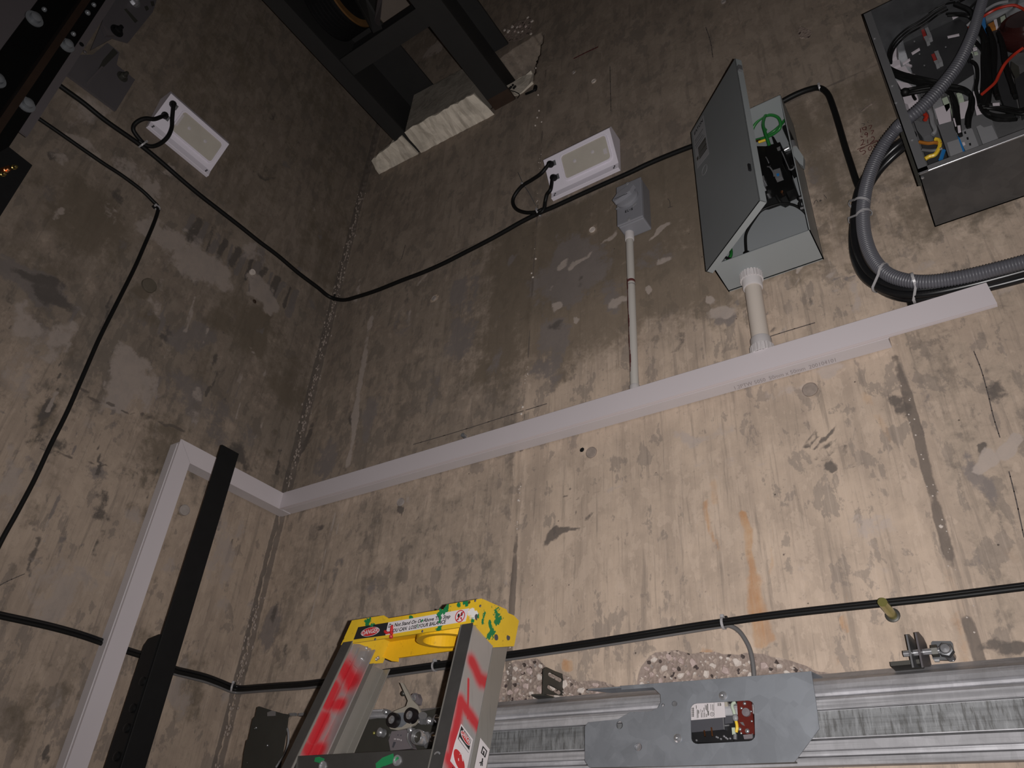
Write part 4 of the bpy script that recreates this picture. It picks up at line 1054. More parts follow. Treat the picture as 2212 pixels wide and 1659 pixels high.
def clip(label, c, axis_dir, nrm, r, mat='tie_clear', pad='black_rubber'):
    c = Vector(c); w = Vector(axis_dir).normalized(); n = Vector(nrm).normalized(); b = w.cross(n)
    t = thing('cable_clip', label, 'clip', c, CLIPG)
    ring = [c + n * (r * math.cos(a)) + b * (r * math.sin(a)) for a in [2 * math.pi * k / 18 for k in range(18)]]
    mb = MB()
    for k in range(18):
        p = ring[k]; q = ring[(k + 1) % 18]; d = (q - p); out = ((p + q) / 2 - c).normalized()
        mb.obox((p + q) / 2, d * .55, w * .0022, out * .0007)
    obj('tie_strap', mb, mat, t)
    obj('tie_head', MB().obox(c - b * r * 1.05 + n * r * .3, w * .003, n * .0035, b * .003), mat, t, .0005)
    obj('mount', MB().obox(c - n * r * .8 - b * r * .9, w * .005, n * .003, b * .005), pad, t, .001)
nB = (0, -1, 0); nL = (1, 0, 0)
clip('pale cable tie holding the loop of the back wall light to the black run', pY(1163, 459, D - .013), (1, 0, .3), nB, .013)
clip('pale cable tie holding the loop of the left wall light to the black run', pX(308, 312, LX + .013), (0, 1, -.3), nL, .014)
clip('small pale clip at the bend of the thinner black cable on the left wall', pX(340, 449, LX + .009), (0, .3, 1), nL, .008)
clip('black cable clip where the upper black cable turns the wall corner', pX(727, 648, LX + .012) + Vector((0, -.012, 0)), (.7, .7, 0), (1, -1, 0), .010, 'tie_black')
clip('pale clip at the top of the cable arch beside the open box', pY(1771, 190, D - .012), (1, 0, 0), nB, .0095)
clip('pale clip in the wall corner on the low black cables', pX(510, 1487, LX + .014) + Vector((0, -.012, 0)), (.7, .7, 0), (1, -1, 0), .0105)
clip('pale clip on the low cables seen between the ladder rails', pY(940, 1439, D - .010), (1, 0, 0), nB, .0105)
clip('pale clip where the grey branch cable leaves the low black cables', pY(1563, 1346, D - .010), (1, 0, 0), nB, .0105)
clip('pale clip on the low cables beside the black rail post', pX(322, 1421, LX + .011), (0, 1, 0), nL, .0105)
t = single('wire_whisker', MB().tube(smooth_path([pY(1119, 372, D - .035), pY(1130, 396, D - .034), pY(1145, 420, D - .03), pY(1158, 445, D - .02)], 5), .0008, 5), 'mid_grey', 'stiff cut cable tie tail sticking up through the loop by the back wall light', 'tie tail')
c = pY(1131, 399, D - .035); clip('pale tie band round the cable loop left of the back wall light', c, (.75, 0, .66), nB, .0075)
def plate_holes(outer, holes, ext):
    # flat plate with any number of holes, pushed along ext
    bm = bmesh.new(); loops = []
    for L in [outer] + holes:
        vs = [bm.verts.new(Vector(p)) for p in L]; loops.append(vs)
        for i in range(len(vs)): bm.edges.new((vs[i], vs[(i + 1) % len(vs)]))
    bmesh.ops.triangle_fill(bm, use_beauty=True, use_dissolve=False, edges=bm.edges[:])
    bm.verts.index_update(); bm.faces.ensure_lookup_table()
    ext = Vector(ext); vs = [v.co.copy() for v in bm.verts]; n = len(vs); fs = []
    for f in bm.faces:
        q = [v.index for v in f.verts]
        if f.normal.dot(ext) > 0: q = q[::-1]
        fs.append(q); fs.append([i + n for i in q[::-1]])
    mb = MB(); mb.add(vs + [p + ext for p in vs], fs)
    for L, hole in [(outer, False)] + [(h, True) for h in holes]:
        P = [Vector(p) for p in L]; nor = Vector((0, 0, 0))
        for i in range(len(P)): nor += P[i].cross(P[(i + 1) % len(P)])
        if (nor.dot(ext) > 0) != hole: P = P[::-1]
        k = len(P)
        mb.add(P + [p + ext for p in P], [(i, i + k, (i + 1) % k + k, (i + 1) % k) for i in range(k)])
    bm.free(); return mb
def ring_pts(f, cx, cy, r, n=16, ry=None):
    ry = ry or r
    return [f(cx + r * math.cos(2 * math.pi * k / n), cy + ry * math.sin(2 * math.pi * k / n)) for k in range(n)]

# ================================================================== OPEN DISCONNECT BOX
ex0, ex1, ey, ez0, ez1 = -.391, -.182, 1.227, 1.177, 1.627
en = thing('disconnect_box', 'open grey disconnect switch box with its door ajar, green wires inside', 'electrical box', ((ex0 + ex1) / 2, D, ez0))
s = .002
obj('back_panel', MB().box((ex0, D - .006, ez0), (ex1, D - .003, ez1)), 'box_inside', en)
obj('side_panel', MB().box((ex0, ey, ez0), (ex0 + s, D, ez1)), 'box_grey', en)
obj('side_panel', MB().box((ex1 - s, ey, ez0), (ex1, D, ez1)), 'box_grey', en)
obj('top_panel', MB().box((ex0, ey, ez1 - s), (ex1, D - .003, ez1)), 'box_grey', en)
obj('bottom_panel', MB().box((ex0, ey, ez0), (ex1, D, ez0 + s)), 'box_grey', en)
th = math.radians(39.7); hx, hy = -.404, 1.222
dv = Vector((math.cos(th), -math.sin(th), 0)); di = Vector((math.sin(th), math.cos(th), 0)); dw = .215
dz0, dz1 = 1.163, 1.632; H0 = Vector((hx, hy, 0))
dp = lambda a, z, k=0: H0 + dv * a + di * k + Vector((0, 0, z))
door = obj('door', MB().prism([dp(0, dz0), dp(dw, dz0), dp(dw, dz1), dp(0, dz1)], di * .0018), 'door_grey', en, .001)
lipm = MB(); lp = .016
lipm.prism([dp(dw - .0018, dz0), dp(dw, dz0), dp(dw, dz1), dp(dw - .0018, dz1)], di * lp)
lipm.prism([dp(0, dz0), dp(dw, dz0), dp(dw, dz0 + .0018), dp(0, dz0 + .0018)], di * lp)
lipm.prism([dp(0, dz1 - .0018), dp(dw, dz1 - .0018), dp(dw, dz1), dp(0, dz1)], di * lp)
lipm.prism([dp(0, dz0), dp(.0018, dz0), dp(.0018, dz1), dp(0, dz1)], di * .008)
obj('door_lip', lipm, 'box_grey', door, .0006, label='paler folded door lip')
n_out = -di; dd = lambda px, py, k=.0006: pP(px, py, dp(0, 0, -k), di)
q = [dd(1496, 285), dd(1519, 249), dd(1531.5, 332), dd(1506, 364)]
stk = obj('door_label', MB().prism(q, di * .0004), 'grey_plastic', door, label='pale rating label')
e1 = (q[1] - q[0]).normalized(); e2 = Vector((0, 0, 1)); wlab = (q[1] - q[0]).length; hlab = (q[0] - q[3]).length
def lab(u, v, k=.0004): return q[0] + (q[1] - q[0]) * u + (q[3] - q[0]) * v - di * k
tm = text_mb('EATON', .0165, lab(.13, .13), dv, (0, 0, 1), 0, .0005, bold=.0004)
w = max((p - lab(.13, .13)).dot(dv) for p in tm.v); f = wlab * .8 / w
t2 = MB(); t2.add([lab(.13, .13) + dv * ((p - lab(.13, .13)).dot(dv) * f) + Vector((0, 0, (p - lab(.13, .13)).z)) - di * .0006 for p in tm.v], tm.f)
obj('label_lettering', t2, 'print_black', stk)
rows = MB(); rows2 = MB()
for k, (v0, a, b, h) in enumerate(((.30, .1, .85, .004), (.36, .1, .7, .003), (.43, .08, .8, .004), (.50, .1, .9, .003))):
    rows.prism([lab(a, v0), lab(b, v0), lab(b, v0 + h * 8), lab(a, v0 + h * 8)], -di * .0003)
for k in range(7):
    rows2.prism([lab(.28, .58 + k * .045), lab(.95, .58 + k * .045), lab(.95, .58 + k * .045 + (.03 if k % 3 else .04)), lab(.28, .58 + k * .045 + .03)], -di * .0003)
rows2.prism([lab(.08, .76), lab(.22, .76), lab(.22, .84), lab(.08, .84)], -di * .0003)
obj('label_rows', rows, 'mid_grey', stk); obj('label_rows', rows2, 'hanger_dark', stk)
cc = dd(1522, 367)
rg = [cc + dv * (.013 * math.cos(a)) + Vector((0, 0, .0135 * math.sin(a))) for a in [2 * math.pi * k / 24 for k in range(24)]]
rgi = [cc + dv * (.011 * math.cos(a)) + Vector((0, 0, .0115 * math.sin(a))) for a in [2 * math.pi * k / 24 for k in range(24)]]
obj('round_sticker', MB().frame(rg, rgi, -di * .0004), 'grey_plastic', door)
_l = dd(1621, 362); obj('door_latch', MB().obox(_l - di * .002, dv * .002, di * .003, Vector((0, 0, .010))), 'black_plastic', door, .001)
obj('latch_hook', MB().obox(dp(dw + .003, 1.592, .006), dv * .003, di * .005, Vector((0, 0, .009))), 'mid_grey', door, .001)
E_ = lambda px, py, y=1.29: pY(px, py, y)
c6 = lambda x, y, d=1.29: pY(1600 + x / 5.53, 200 + y / 5.53, d)
yb = 1.285
blk = obj('fuse_block', MB().prism([c6(120, 560, yb), c6(190, 640, yb), c6(300, 640, yb), c6(470, 590, yb), c6(520, 700, yb), c6(570, 900, yb), c6(650, 1140, yb), c6(540, 1190, yb), c6(545, 1230, yb), c6(480, 1265, yb), c6(420, 1240, yb), c6(280, 1290, yb), c6(120, 1300, yb)], (0, .032, 0)), 'bakelite', en, .001)
obj('contact_carrier', MB().prism([c6(290, 650, 1.262), c6(470, 595, 1.262), c6(505, 850, 1.262), c6(325, 890, 1.262)], (0, .024, 0)), 'bakelite', blk, .002)
obj('carrier_post', MB().prism([c6(370, 520, 1.27), c6(395, 525, 1.27), c6(440, 600, 1.27), c6(400, 620, 1.27)], (0, .02, 0)), 'bakelite', blk)
obj('spring_clip', MB().tube(smooth_path([c6(320, 885, 1.258), c6(345, 890, 1.255), c6(370, 920, 1.255), c6(392, 960, 1.256), c6(400, 1000, 1.258)], 4), .0016, 6), 'chrome', blk)
obj('spring_clip', MB().tube(smooth_path([c6(300, 770, 1.258), c6(318, 800, 1.255), c6(335, 840, 1.256)], 4), .0013, 6), 'chrome', blk)
obj('arc_window', MB().prism([c6(388, 925, 1.258), c6(470, 900, 1.258), c6(495, 1000, 1.258), c6(415, 1030, 1.258)], (0, .012, 0)), 'mid_grey', blk, .001)
obj('blue_contact', MB().prism([c6(425, 970, 1.2575), c6(455, 962, 1.2575), c6(462, 990, 1.2575), c6(434, 1000, 1.2575)], (0, .0015, 0)), 'blue_wire', blk)
for q6 in ([(430, 660), (470, 640), (475, 680), (440, 690)], [(250, 1000), (275, 990), (285, 1045), (268, 1050)], [(240, 1080), (270, 1060), (272, 1100), (255, 1110)]):
    obj('terminal_lug', MB().prism([c6(a, b, 1.26) for a, b in q6], (0, .02, 0)), 'chrome', blk)
obj('brass_screw', MB().lathe(c6(492, 1190, 1.284), (0, -1, 0), [(.0035, 0), (.003, .0025), (0, .003)], 12), 'copper', blk)
obj('neutral_lead', MB().tube(smooth_path([c6(425, 1230, 1.275), c6(450, 1275, 1.278), c6(480, 1318, 1.283)], 4), .0034, 8), 'black_rubber', en)
gp = [[(345, 640, 1.268), (320, 560, 1.262), (290, 470, 1.258), (268, 380, 1.258), (290, 285, 1.262), (345, 215, 1.268), (415, 182, 1.275), (490, 190, 1.285), (540, 215, 1.30)],
      [(150, 570, 1.29), (133, 500, 1.285), (150, 420, 1.278), (205, 340, 1.27), (285, 285, 1.266), (365, 268, 1.266), (440, 295, 1.27), (475, 355, 1.275), (470, 420, 1.28), (425, 470, 1.285), (345, 518, 1.29), (250, 550, 1.295), (170, 572, 1.30)],
      [(110, 408, 1.30), (180, 402, 1.298), (250, 410, 1.296), (300, 450, 1.295)],
      [(530, 320, 1.30), (480, 385, 1.295), (410, 450, 1.292), (330, 505, 1.296)]]
for P in gp: obj('earth_wire', MB().tube(smooth_path([c6(*p) for p in P], 6), .0038, 9), 'green_wire', en)
obj('copper_tip', MB().cyl(c6(348, 625, 1.268), c6(352, 655, 1.27), .0034, n=8), 'copper', en)
obj('wire_sleeve', MB().cyl(c6(150, 592, 1.285), c6(235, 565, 1.283), .0026, n=8), 'copper', en)
obj('wire_sleeve', MB().cyl(c6(215, 592, 1.28), c6(298, 565, 1.28), .0034, n=8), 'yellow_wire', en)
hd = obj('operating_handle', MB().cyl(c6(535, 415, 1.245), c6(615, 590, 1.245), .0060, n=12).ball(c6(535, 415, 1.245), .0060, 10), 'black_plastic', en)
obj('handle_collar', MB().cyl(c6(616, 595, 1.245), c6(640, 665, 1.245), .0068, n=12), 'chrome', hd)
obj('handle_crank', MB().prism([c6(640, 700, 1.226), c6(690, 690, 1.226), c6(770, 810, 1.226), c6(768, 925, 1.226), c6(720, 890, 1.226), c6(655, 800, 1.226)], (0, -.012, 0)), 'box_grey', hd, .001)
obj('crank_pin', MB().cyl(c6(660, 740, 1.235), c6(668, 800, 1.235), .003, n=8), 'chrome', hd)
ms = obj('trip_mechanism', MB().prism([c6(505, 720, 1.262), c6(600, 690, 1.262), c6(645, 880, 1.262), c6(590, 920, 1.262)], (0, .03, 0)), 'bakelite', en, .001)
obj('trip_rod', MB().cyl(c6(490, 705, 1.258), c6(580, 915, 1.258), .0012, n=6), 'chrome', ms)
obj('trip_rod', MB().tube(smooth_path([c6(575, 910, 1.258), c6(600, 922, 1.256), c6(632, 905, 1.258), c6(640, 880, 1.26)], 4), .0018, 6), 'chrome', ms)
obj('roller_pin', MB().cyl(c6(520, 690, 1.258), c6(575, 660, 1.258), .0040, n=10), 'chrome', ms)
obj('pinned_spring', MB().cyl(c6(600, 780, 1.252), c6(625, 870, 1.252), .0034, n=10), 'bakelite', ms)
obj('box_wire', MB().tube(smooth_path([pY(1612, 543, 1.283), pY(1611, 512, 1.278), pY(1617, 494, 1.276), pY(1631, 472, 1.275), pY(1645, 455, 1.275), pY(1670, 444, 1.276), pY(1692, 440, 1.278), pY(1715, 443, 1.282), pY(1735, 455, 1.29), pY(1745, 468, 1.30)], 6), .0030, 9), 'black_rubber', en)
obj('wire_gland', MB().lathe(pY(1613, 547, 1.283), (0, 0, 1), [(.0075, -.008), (.0075, .001), (.005, .004), (0, .005)], 10), 'black_rubber', en)
obj('interlock_clip', MB().tube(smooth_path([c6(720, 1240, 1.235), c6(695, 1265, 1.235), c6(720, 1295, 1.235), c6(705, 1330, 1.235), c6(725, 1375, 1.235), c6(760, 1360, 1.237)], 4), .0030, 6), 'black_plastic', en)
obj('interlock_pin', MB().cyl(c6(705, 1262, 1.232), c6(735, 1255, 1.232), .0028, n=8).cyl(c6(715, 1385, 1.232), c6(755, 1375, 1.232), .0028, n=8), 'chrome', en)
obj('inner_wire', MB().tube(smooth_path([pY(1560, 575, 1.27), pY(1574, 560, 1.275), pY(1580, 545, 1.28), pY(1572, 520, 1.30)], 4), .0036, 8), 'green_wire', en)
obj('inner_wire', MB().tube(smooth_path([pY(1567, 556, 1.27), pY(1580, 560, 1.27), pY(1592, 566, 1.28)], 4), .003, 8), 'black_rubber', en)

# ================================================================== CONTROL CABINET, top right
kx0, kx1, ky, kz0, kz1 = .0285, .50, 1.168, 1.160, 1.690
kb = thing('control_cabinet', 'open galvanised control cabinet full of wires and contactors, top right corner', 'cabinet', (.2, D, kz0))
obj('back_panel', MB().box((kx0, D - .006, kz0), (kx1, D - .003, kz1)), 'galv_bright', kb)
obj('side_panel', MB().box((kx0, ky, kz0), (kx0 + .002, D - .003, kz1)), 'galv_dark', kb)
obj('side_panel', MB().box((kx1 - .002, ky, kz0), (kx1, D - .003, kz1)), 'galv_dark', kb)
obj('top_panel', MB().box((kx0, ky, kz1 - .002), (kx1, D - .003, kz1)), 'galv_dark', kb)
obj('bottom_panel', MB().box((kx0, ky + .002, kz0), (kx1, D - .003, kz0 + .002)), 'galv_dark', kb)
obj('bottom_lip', MB().tube([(kx0, ky + .002, kz0 + .0022), (kx1, ky + .002, kz0 + .0022)], .0024, 10).box((kx0, ky, kz0 + .002), (kx1, ky + .001, kz0 + .013)), 'chrome', kb, label='folded bottom edge, its highlight set in pale metal')  # pale metal strip carries the highlight of the rounded edge
fl = obj('front_flange', MB().box((kx0, ky, kz0), (kx0 + .017, ky + .002, kz1)), 'mid_grey', kb)
obj('hinge_strip', MB().box((kx0 - .006, ky + .002, 1.14), (kx0, ky + .010, 1.285)), 'hanger_dark', kb)
for px, py in ((1889, 83), (1927, 185), (1930, 224), (1970, 302), (1991, 385)):
    w = pY(px, py, ky); obj('screw', MB().lathe((max(w.x, kx0 + .004), ky, w.z), (0, -1, 0), [(.003, 0), (.0025, .002), (0, .0025)], 10), 'chrome', fl)
k4 = lambda x, y, d=1.25: pY(1860 + x / 6.284, y / 6.284, d)
k5 = lambda x, y, d=1.25: pY(1920 + x / 6.38, 200 + y / 6.38, d)
def plate4(name, pts, d, th, mat, parent=kb, f=k4, bev=.001): return obj(name, MB().prism([f(a, b, d) for a, b in pts], (0, th, 0)), mat, parent, bev)
drv = plate4('motor_drive', [(520, 400), (1230, 190), (1450, 330), (1560, 1010), (740, 1130), (640, 800)], 1.285, .028, 'dark_board')
for qs, mt in (([(815, 405), (855, 390), (885, 470), (840, 490)], 'red_plastic'), ([(858, 375), (905, 358), (935, 430), (890, 450)], 'grey_plastic'), ([(890, 455), (940, 435), (965, 500), (915, 522)], 'grey_plastic'), ([(848, 500), (895, 480), (930, 550), (885, 572)], 'grey_plastic'),
               ([(950, 740), (995, 722), (1025, 800), (985, 820)], 'red_plastic'), ([(992, 700), (1045, 682), (1075, 760), (1025, 780)], 'grey_plastic'), ([(1030, 785), (1080, 765), (1108, 835), (1055, 855)], 'grey_plastic'), ([(985, 828), (1040, 810), (1060, 860), (1015, 882)], 'grey_plastic')):
    plate4('relay_plug', qs, 1.273, .012, mt, drv)
for qs in ([(680, 715), (790, 648), (797, 665), (692, 730)], [(1170, 490), (1330, 455), (1332, 470), (1175, 503)], [(560, 850), (660, 790), (665, 808), (565, 868)], [(610, 860), (690, 880), (680, 900), (605, 880)], [(640, 990), (735, 1010), (728, 1030), (640, 1010)], [(1235, 230), (1350, 165), (1358, 185), (1242, 250)], [(745, 215), (780, 210), (782, 240), (748, 240)]):
    plate4('ferrule_label', qs, 1.262, .004, 'white_plastic', kb, k4, 0)
plate4('panel_glint', [(195, 300), (390, 240), (450, 470), (330, 690)], 1.300, .004, 'galv_bright')  # pale plate stands in for the flash reflected in the back panel
for qs in ([(395, 850), (520, 805), (535, 870), (405, 930)], [(400, 780), (440, 700), (440, 640), (480, 620), (480, 760), (420, 800)], [(465, 940), (600, 890), (640, 960), (680, 990), (600, 1010)], [(480, 1095), (640, 1130), (720, 1200), (560, 1240)], [(555, 1275), (740, 1250), (775, 1330), (640, 1420), (590, 1400)]):
    plate4('connector', qs, 1.262, .02, 'white_plastic')
duct = plate4('wire_duct', [(1480, 720), (1600, 680), (1660, 830), (1665, 1240), (1560, 1250), (1540, 1000)], 1.268, .03, 'grey_plastic')
for k in range(8):
    a = 560 + k * 26 + (k % 3) * 6
    plate4('terminal', [(1425, a), (1500, a - 30), (1515, a - 8), (1440, a + 14)], 1.258, .02, 'pale_green' if k % 3 == 0 else ('black_plastic' if k % 3 == 1 else 'white_plastic'))
plate4('duct_lid', [(1480, 470), (1540, 455), (1590, 560), (1560, 600)], 1.26, .01, 'white_plastic')
for qs, mt in (([(940, 1330), (1060, 1260), (1110, 1400), (980, 1480)], 'grey_plastic'), ([(1000, 1480), (1200, 1400), (1225, 1640), (1060, 1690)], 'white_plastic'), ([(1095, 1340), (1165, 1310), (1220, 1440), (1160, 1520)], 'pale_green'), ([(1335, 1400), (1475, 1360), (1495, 1570), (1350, 1600)], 'white_plastic'),
               ([(1290, 1160), (1530, 1010), (1530, 1110), (1500, 1230), (1330, 1190)], 'grey_plastic'), ([(1520, 1240), (1620, 1220), (1650, 1450), (1550, 1490)], 'white_plastic'), ([(1130, 1090), (1180, 1070), (1200, 1160), (1150, 1165)], 'pale_green'), ([(1290, 1270), (1360, 1240), (1370, 1270), (1300, 1300)], 'pale_green'), ([(1310, 1320), (1380, 1290), (1390, 1320), (1320, 1350)], 'pale_green')):
    plate4('terminal_block', qs, 1.262, .03, mt)
ct_ = obj('contactor', MB().prism([k5(a, b, 1.245) for a, b in ((670, 450), (860, 395), (1110, 340), (1400, 270), (1440, 440), (1510, 630), (1240, 740), (850, 885), (820, 870), (700, 520))], (0, .05, 0)), 'mid_grey', kb, .002)
for qs, mt in (([(800, 690), (960, 640), (1040, 810), (850, 880)], 'grey_plastic'), ([(930, 560), (1000, 535), (1100, 475), (1150, 500), (1240, 735), (1050, 790)], 'grey_plastic'), ([(1205, 470), (1260, 445), (1310, 480), (1420, 450), (1505, 630), (1290, 700)], 'grey_plastic')):
    plate4('contactor_terminal', qs, 1.234, .012, mt, ct_, k5)
for k in range(3): plate4('terminal_slot', [(1035 + k * 34, 540 + k * 80), (1060 + k * 34, 530 + k * 80), (1068 + k * 34, 565 + k * 80), (1043 + k * 34, 570 + k * 80)], 1.2335, .001, 'black_plastic', ct_, k5, 0)
plate4('blue_strip', [(945, 600), (965, 595), (1045, 800), (1020, 815)], 1.2335, .002, 'blue_wire', ct_, k5, 0)
plate4('small_label', [(1010, 690), (1040, 680), (1055, 715), (1025, 730)], 1.2333, .001, 'white_plastic', ct_, k5, 0)
plate4('filter_choke', [(330, 350), (420, 400), (560, 430), (600, 560), (470, 620), (390, 520)], 1.268, .03, 'mid_grey', kb, k5, .004)
plate4('lower_tray', [(440, 690), (740, 660), (800, 880), (540, 980)], 1.28, .01, 'galv_dark', kb, k5)
for pts, r, mt in (([(420, 680), (540, 700), (640, 690), (720, 710)], .0035, 'orange_wire'), ([(500, 915), (560, 880), (640, 850), (700, 740), (690, 660), (640, 640)], .0040, 'yellow_wire'), ([(715, 925), (735, 860), (755, 800)], .0042, 'blue_wire'), ([(460, 790), (600, 800), (740, 770)], .003, 'mid_grey'), ([(430, 240), (460, 270), (500, 300), (520, 330), (500, 380)], .004, 'red_wire'), ([(480, 190), (540, 230), (580, 300), (600, 420), (640, 520), (600, 580)], .0042, 'grey_plastic')):
    obj('wire', MB().tube(smooth_path([k5(a, b, 1.245) for a, b in pts], 5), r, 7), mt, kb)
def wires(pts, r, n, spread, mat='black_rubber', d=1.235, f=k4):
    for k in range(n):
        o = (k - (n - 1) / 2) * spread
        obj('wire', MB().tube(smooth_path([f(a + o * .5, b + o, d + random.uniform(-.004, .004)) for a, b in pts], 5), r, 7), mat, kb)
wires([(400, 960), (470, 1000), (600, 1050), (760, 1090), (940, 1130), (1100, 1170), (1200, 1230), (1260, 1340), (1290, 1480), (1310, 1700), (1330, 1800)], .0042, 4, 30)
wires([(560, 1265), (700, 1235), (900, 1200), (1100, 1185), (1300, 1200), (1430, 1240), (1500, 1310), (1500, 1450), (1460, 1600), (1450, 1720)], .0040, 3, 26)
obj('tie_knot', MB().ball(k4(600, 1248, 1.228), .009, 10).cyl(k4(555, 1262, 1.23), k4(640, 1240, 1.23), .007, n=10), 'black_rubber', kb)
wires([(395, 830), (400, 720), (440, 620), (520, 520), (640, 420), (780, 340), (900, 260), (1020, 170), (1160, 95)], .0022, 3, 34)
wires([(1170, 200), (1300, 195), (1420, 205), (1500, 240), (1600, 330), (1680, 460)], .003, 2, 24)
wires([(1280, 60), (1370, 95), (1450, 130), (1510, 190), (1500, 250)], .0055, 1, 0)
wires([(1290, 50), (1340, 20), (1400, -10)], .003, 1, 0); wires([(1480, 110), (1540, 50), (1600, -5)], .0025, 1, 0)
wires([(1560, 350), (1640, 440), (1690, 560), (1700, 700), (1700, 900), (1705, 1100), (1690, 1300), (1660, 1450)], .0060, 4, 40)
wires([(1470, 520), (1540, 560), (1600, 620), (1650, 700)], .003, 3, 30)
wires([(1500, 830), (1570, 900), (1580, 1060), (1560, 1200), (1590, 1320), (1610, 1420)], .0035, 1, 0)
wires([(700, 1260), (715, 1310), (740, 1350)], .0028, 1, 0)
wires([(2200, 650), (2080, 740), (1960, 860), (1880, 1000), (1820, 1120), (1700, 1230), (1640, 1280)], .0030, 1, 0, 'red_wire', 1.22)
wires([(1460, 380), (1560, 300), (1680, 210), (1800, 140), (1900, 100), (2060, 70), (2160, 100), (2230, 140)], .0028, 1, 0, 'red_wire', 1.22)
wires([(1440, 350), (1540, 260), (1660, 160), (1780, 80), (1880, 40), (2000, 20)], .0032, 1, 0, 'grey_plastic', 1.225)
wires([(1640, 1440), (1800, 1450), (2000, 1490), (2160, 1520), (2240, 1500)], .0028, 3, 30)
plate4('blue_capacitor', [(1590, 0), (1650, -20), (1700, 380), (1650, 400)], 1.27, .03, 'blue_wire')
plate4('green_board', [(1700, 330), (1960, 180), (2000, 330), (1760, 430)], 1.285, .004, 'hanger_dark')
for qs, mt in (([(1720, 330), (1800, 290), (1830, 370), (1760, 390)], 'orange_wire'), ([(1890, 235), (1950, 205), (1975, 300), (1905, 345)], 'pale_green'), ([(1800, 270), (1840, 255), (1860, 350), (1820, 365)], 'white_plastic')):
    plate4('board_part', qs, 1.275, .01, mt)
tf = obj('wrapped_choke', MB().lathe(k4(2245, 380, 1.27), (.05, -1, .2), [(.040, -.03), (.052, -.01), (.050, .012), (.045, .018), (.040, .012), (.034, .022), (0, .020)], 22), 'choke_film', kb, label='choke wrapped in red varnished film')
plate4('power_module', [(1780, 420), (1940, 380), (2000, 820), (2140, 1500), (2000, 1560), (1840, 1200)], 1.282, .02, 'dark_board')
plate4('power_module', [(2080, 1060), (2240, 960), (2300, 1400), (2160, 1480)], 1.26, .03, 'dark_board')
plate4('silver_sleeve', [(2040, 830), (2140, 900), (2150, 1000), (2090, 1050), (2030, 930)], 1.255, .01, 'hanger_dark')
plate4('white_tag', [(1785, 1400), (1880, 1392), (1882, 1425), (1788, 1430)], 1.232, .002, 'white_plastic')
plate4('white_tag', [(1655, 1300), (1725, 1262), (1732, 1285), (1665, 1325)], 1.232, .002, 'white_plastic'); plate4('white_tag', [(1645, 1385), (1730, 1360), (1735, 1385), (1650, 1410)], 1.232, .002, 'pale_green')
for k in range(5): plate4('ferrule_label', [(1470 + k * 14, 470 + k * 60), (1530 + k * 12, 450 + k * 62), (1540 + k * 12, 480 + k * 62), (1480 + k * 14, 500 + k * 60)], 1.24, .003, 'white_plastic' if k % 2 else 'pale_green', kb, k4, 0)
wires([(1740, 420), (1790, 560), (1800, 760), (1790, 960), (1810, 1160), (1850, 1300)], .0045, 3, 36)
wires([(1880, 480), (1930, 640), (1960, 860), (2010, 1040), (2060, 1180), (2090, 1300)], .004, 3, 36)
wires([(1620, 1450), (1700, 1540), (1820, 1590), (1960, 1600), (2100, 1590)], .0035, 3, 30)
wires([(900, 150), (1000, 90), (1120, 40), (1260, 10)], .0025, 2, 40)
for a, b in ((1150, 640), (860, 890), (795, 735), (725, 565), (820, 1265), (1115, 1290), (1385, 1420)): obj('board_screw', MB().lathe(k4(a, b, 1.283), (0, -1, 0), [(.002, 0), (.0015, .0015), (0, .002)], 8), 'chrome', kb)
for qs in ([(885, 355), (905, 352), (930, 450), (912, 455)], [(945, 455), (985, 450), (995, 530), (955, 545)]): plate4('wire_marker', qs, 1.224, .003, 'white_plastic', kb, k5, 0)

# ================================================================== FLEXIBLE CONDUIT AND CABLE BUNDLE
fx = [(2140, -60, 1.20), (2120, 10, 1.195), (2100, 75, 1.195), (2072, 135, 1.20), (2035, 185, 1.205), (1995, 228, 1.21), (1962, 256, 1.215), (1935, 280, 1.235), (1908, 315, 1.25), (1885, 360, 1.262), (1870, 410, 1.27), (1864, 460, 1.272), (1868, 510, 1.272), (1884, 555, 1.272), (1912, 588, 1.27), (1950, 604, 1.268), (2000, 609, 1.266), (2060, 602, 1.264), (2130, 587, 1.262), (2212, 566, 1.262), (2300, 540, 1.262)]
pp = resample(smooth_path([pY(*p) for p in fx], 14), .0016)
rad = [(.0092 + .0034 * min(1, max(0, (i - 90) / 130))) + .0010 * math.cos(2 * math.pi * i / 3.0) for i in range(len(pp))]
fc = thing('flex_conduit', 'ribbed grey flexible conduit curving out of the control cabinet and away to the right', 'conduit', pp[len(pp) // 2])
obj('ribbed_hose', MB().tube(pp, rad, 14), 'flex_grey', fc)
bd = thing('cable_bundle', 'thick glossy black cable bundle looping beside the grey flexible conduit', 'cable', pY(1855, 500, 1.292))
bl = [(1975, 296, 1.25), (1950, 312, 1.262), (1918, 338, 1.272), (1888, 370, 1.28), (1864, 412, 1.288), (1853, 460, 1.292), (1850, 510, 1.294), (1856, 555, 1.295), (1876, 596, 1.295), (1912, 622, 1.294), (1955, 635, 1.293), (2010, 634, 1.292), (2080, 623, 1.292), (2150, 608, 1.292), (2225, 590, 1.292), (2300, 572, 1.292)]
base = resample(smooth_path([pY(*p) for p in bl], 8), .012)
for k in range(4):
    a0 = k * math.pi / 2; P = []
    for i, p in enumerate(base):
        tg = (base[min(i + 1, len(base) - 1)] - base[max(i - 1, 0)]).normalized(); n = Vector((0, -1, 0)); b = tg.cross(n).normalized(); a = a0 + i * .06
        P.append(p + n * (.0085 * math.sin(a)) + b * (.0085 * math.cos(a)))
    obj('bundled_cable', MB().tube(P, .0078, 9), 'black_bundle', bd)
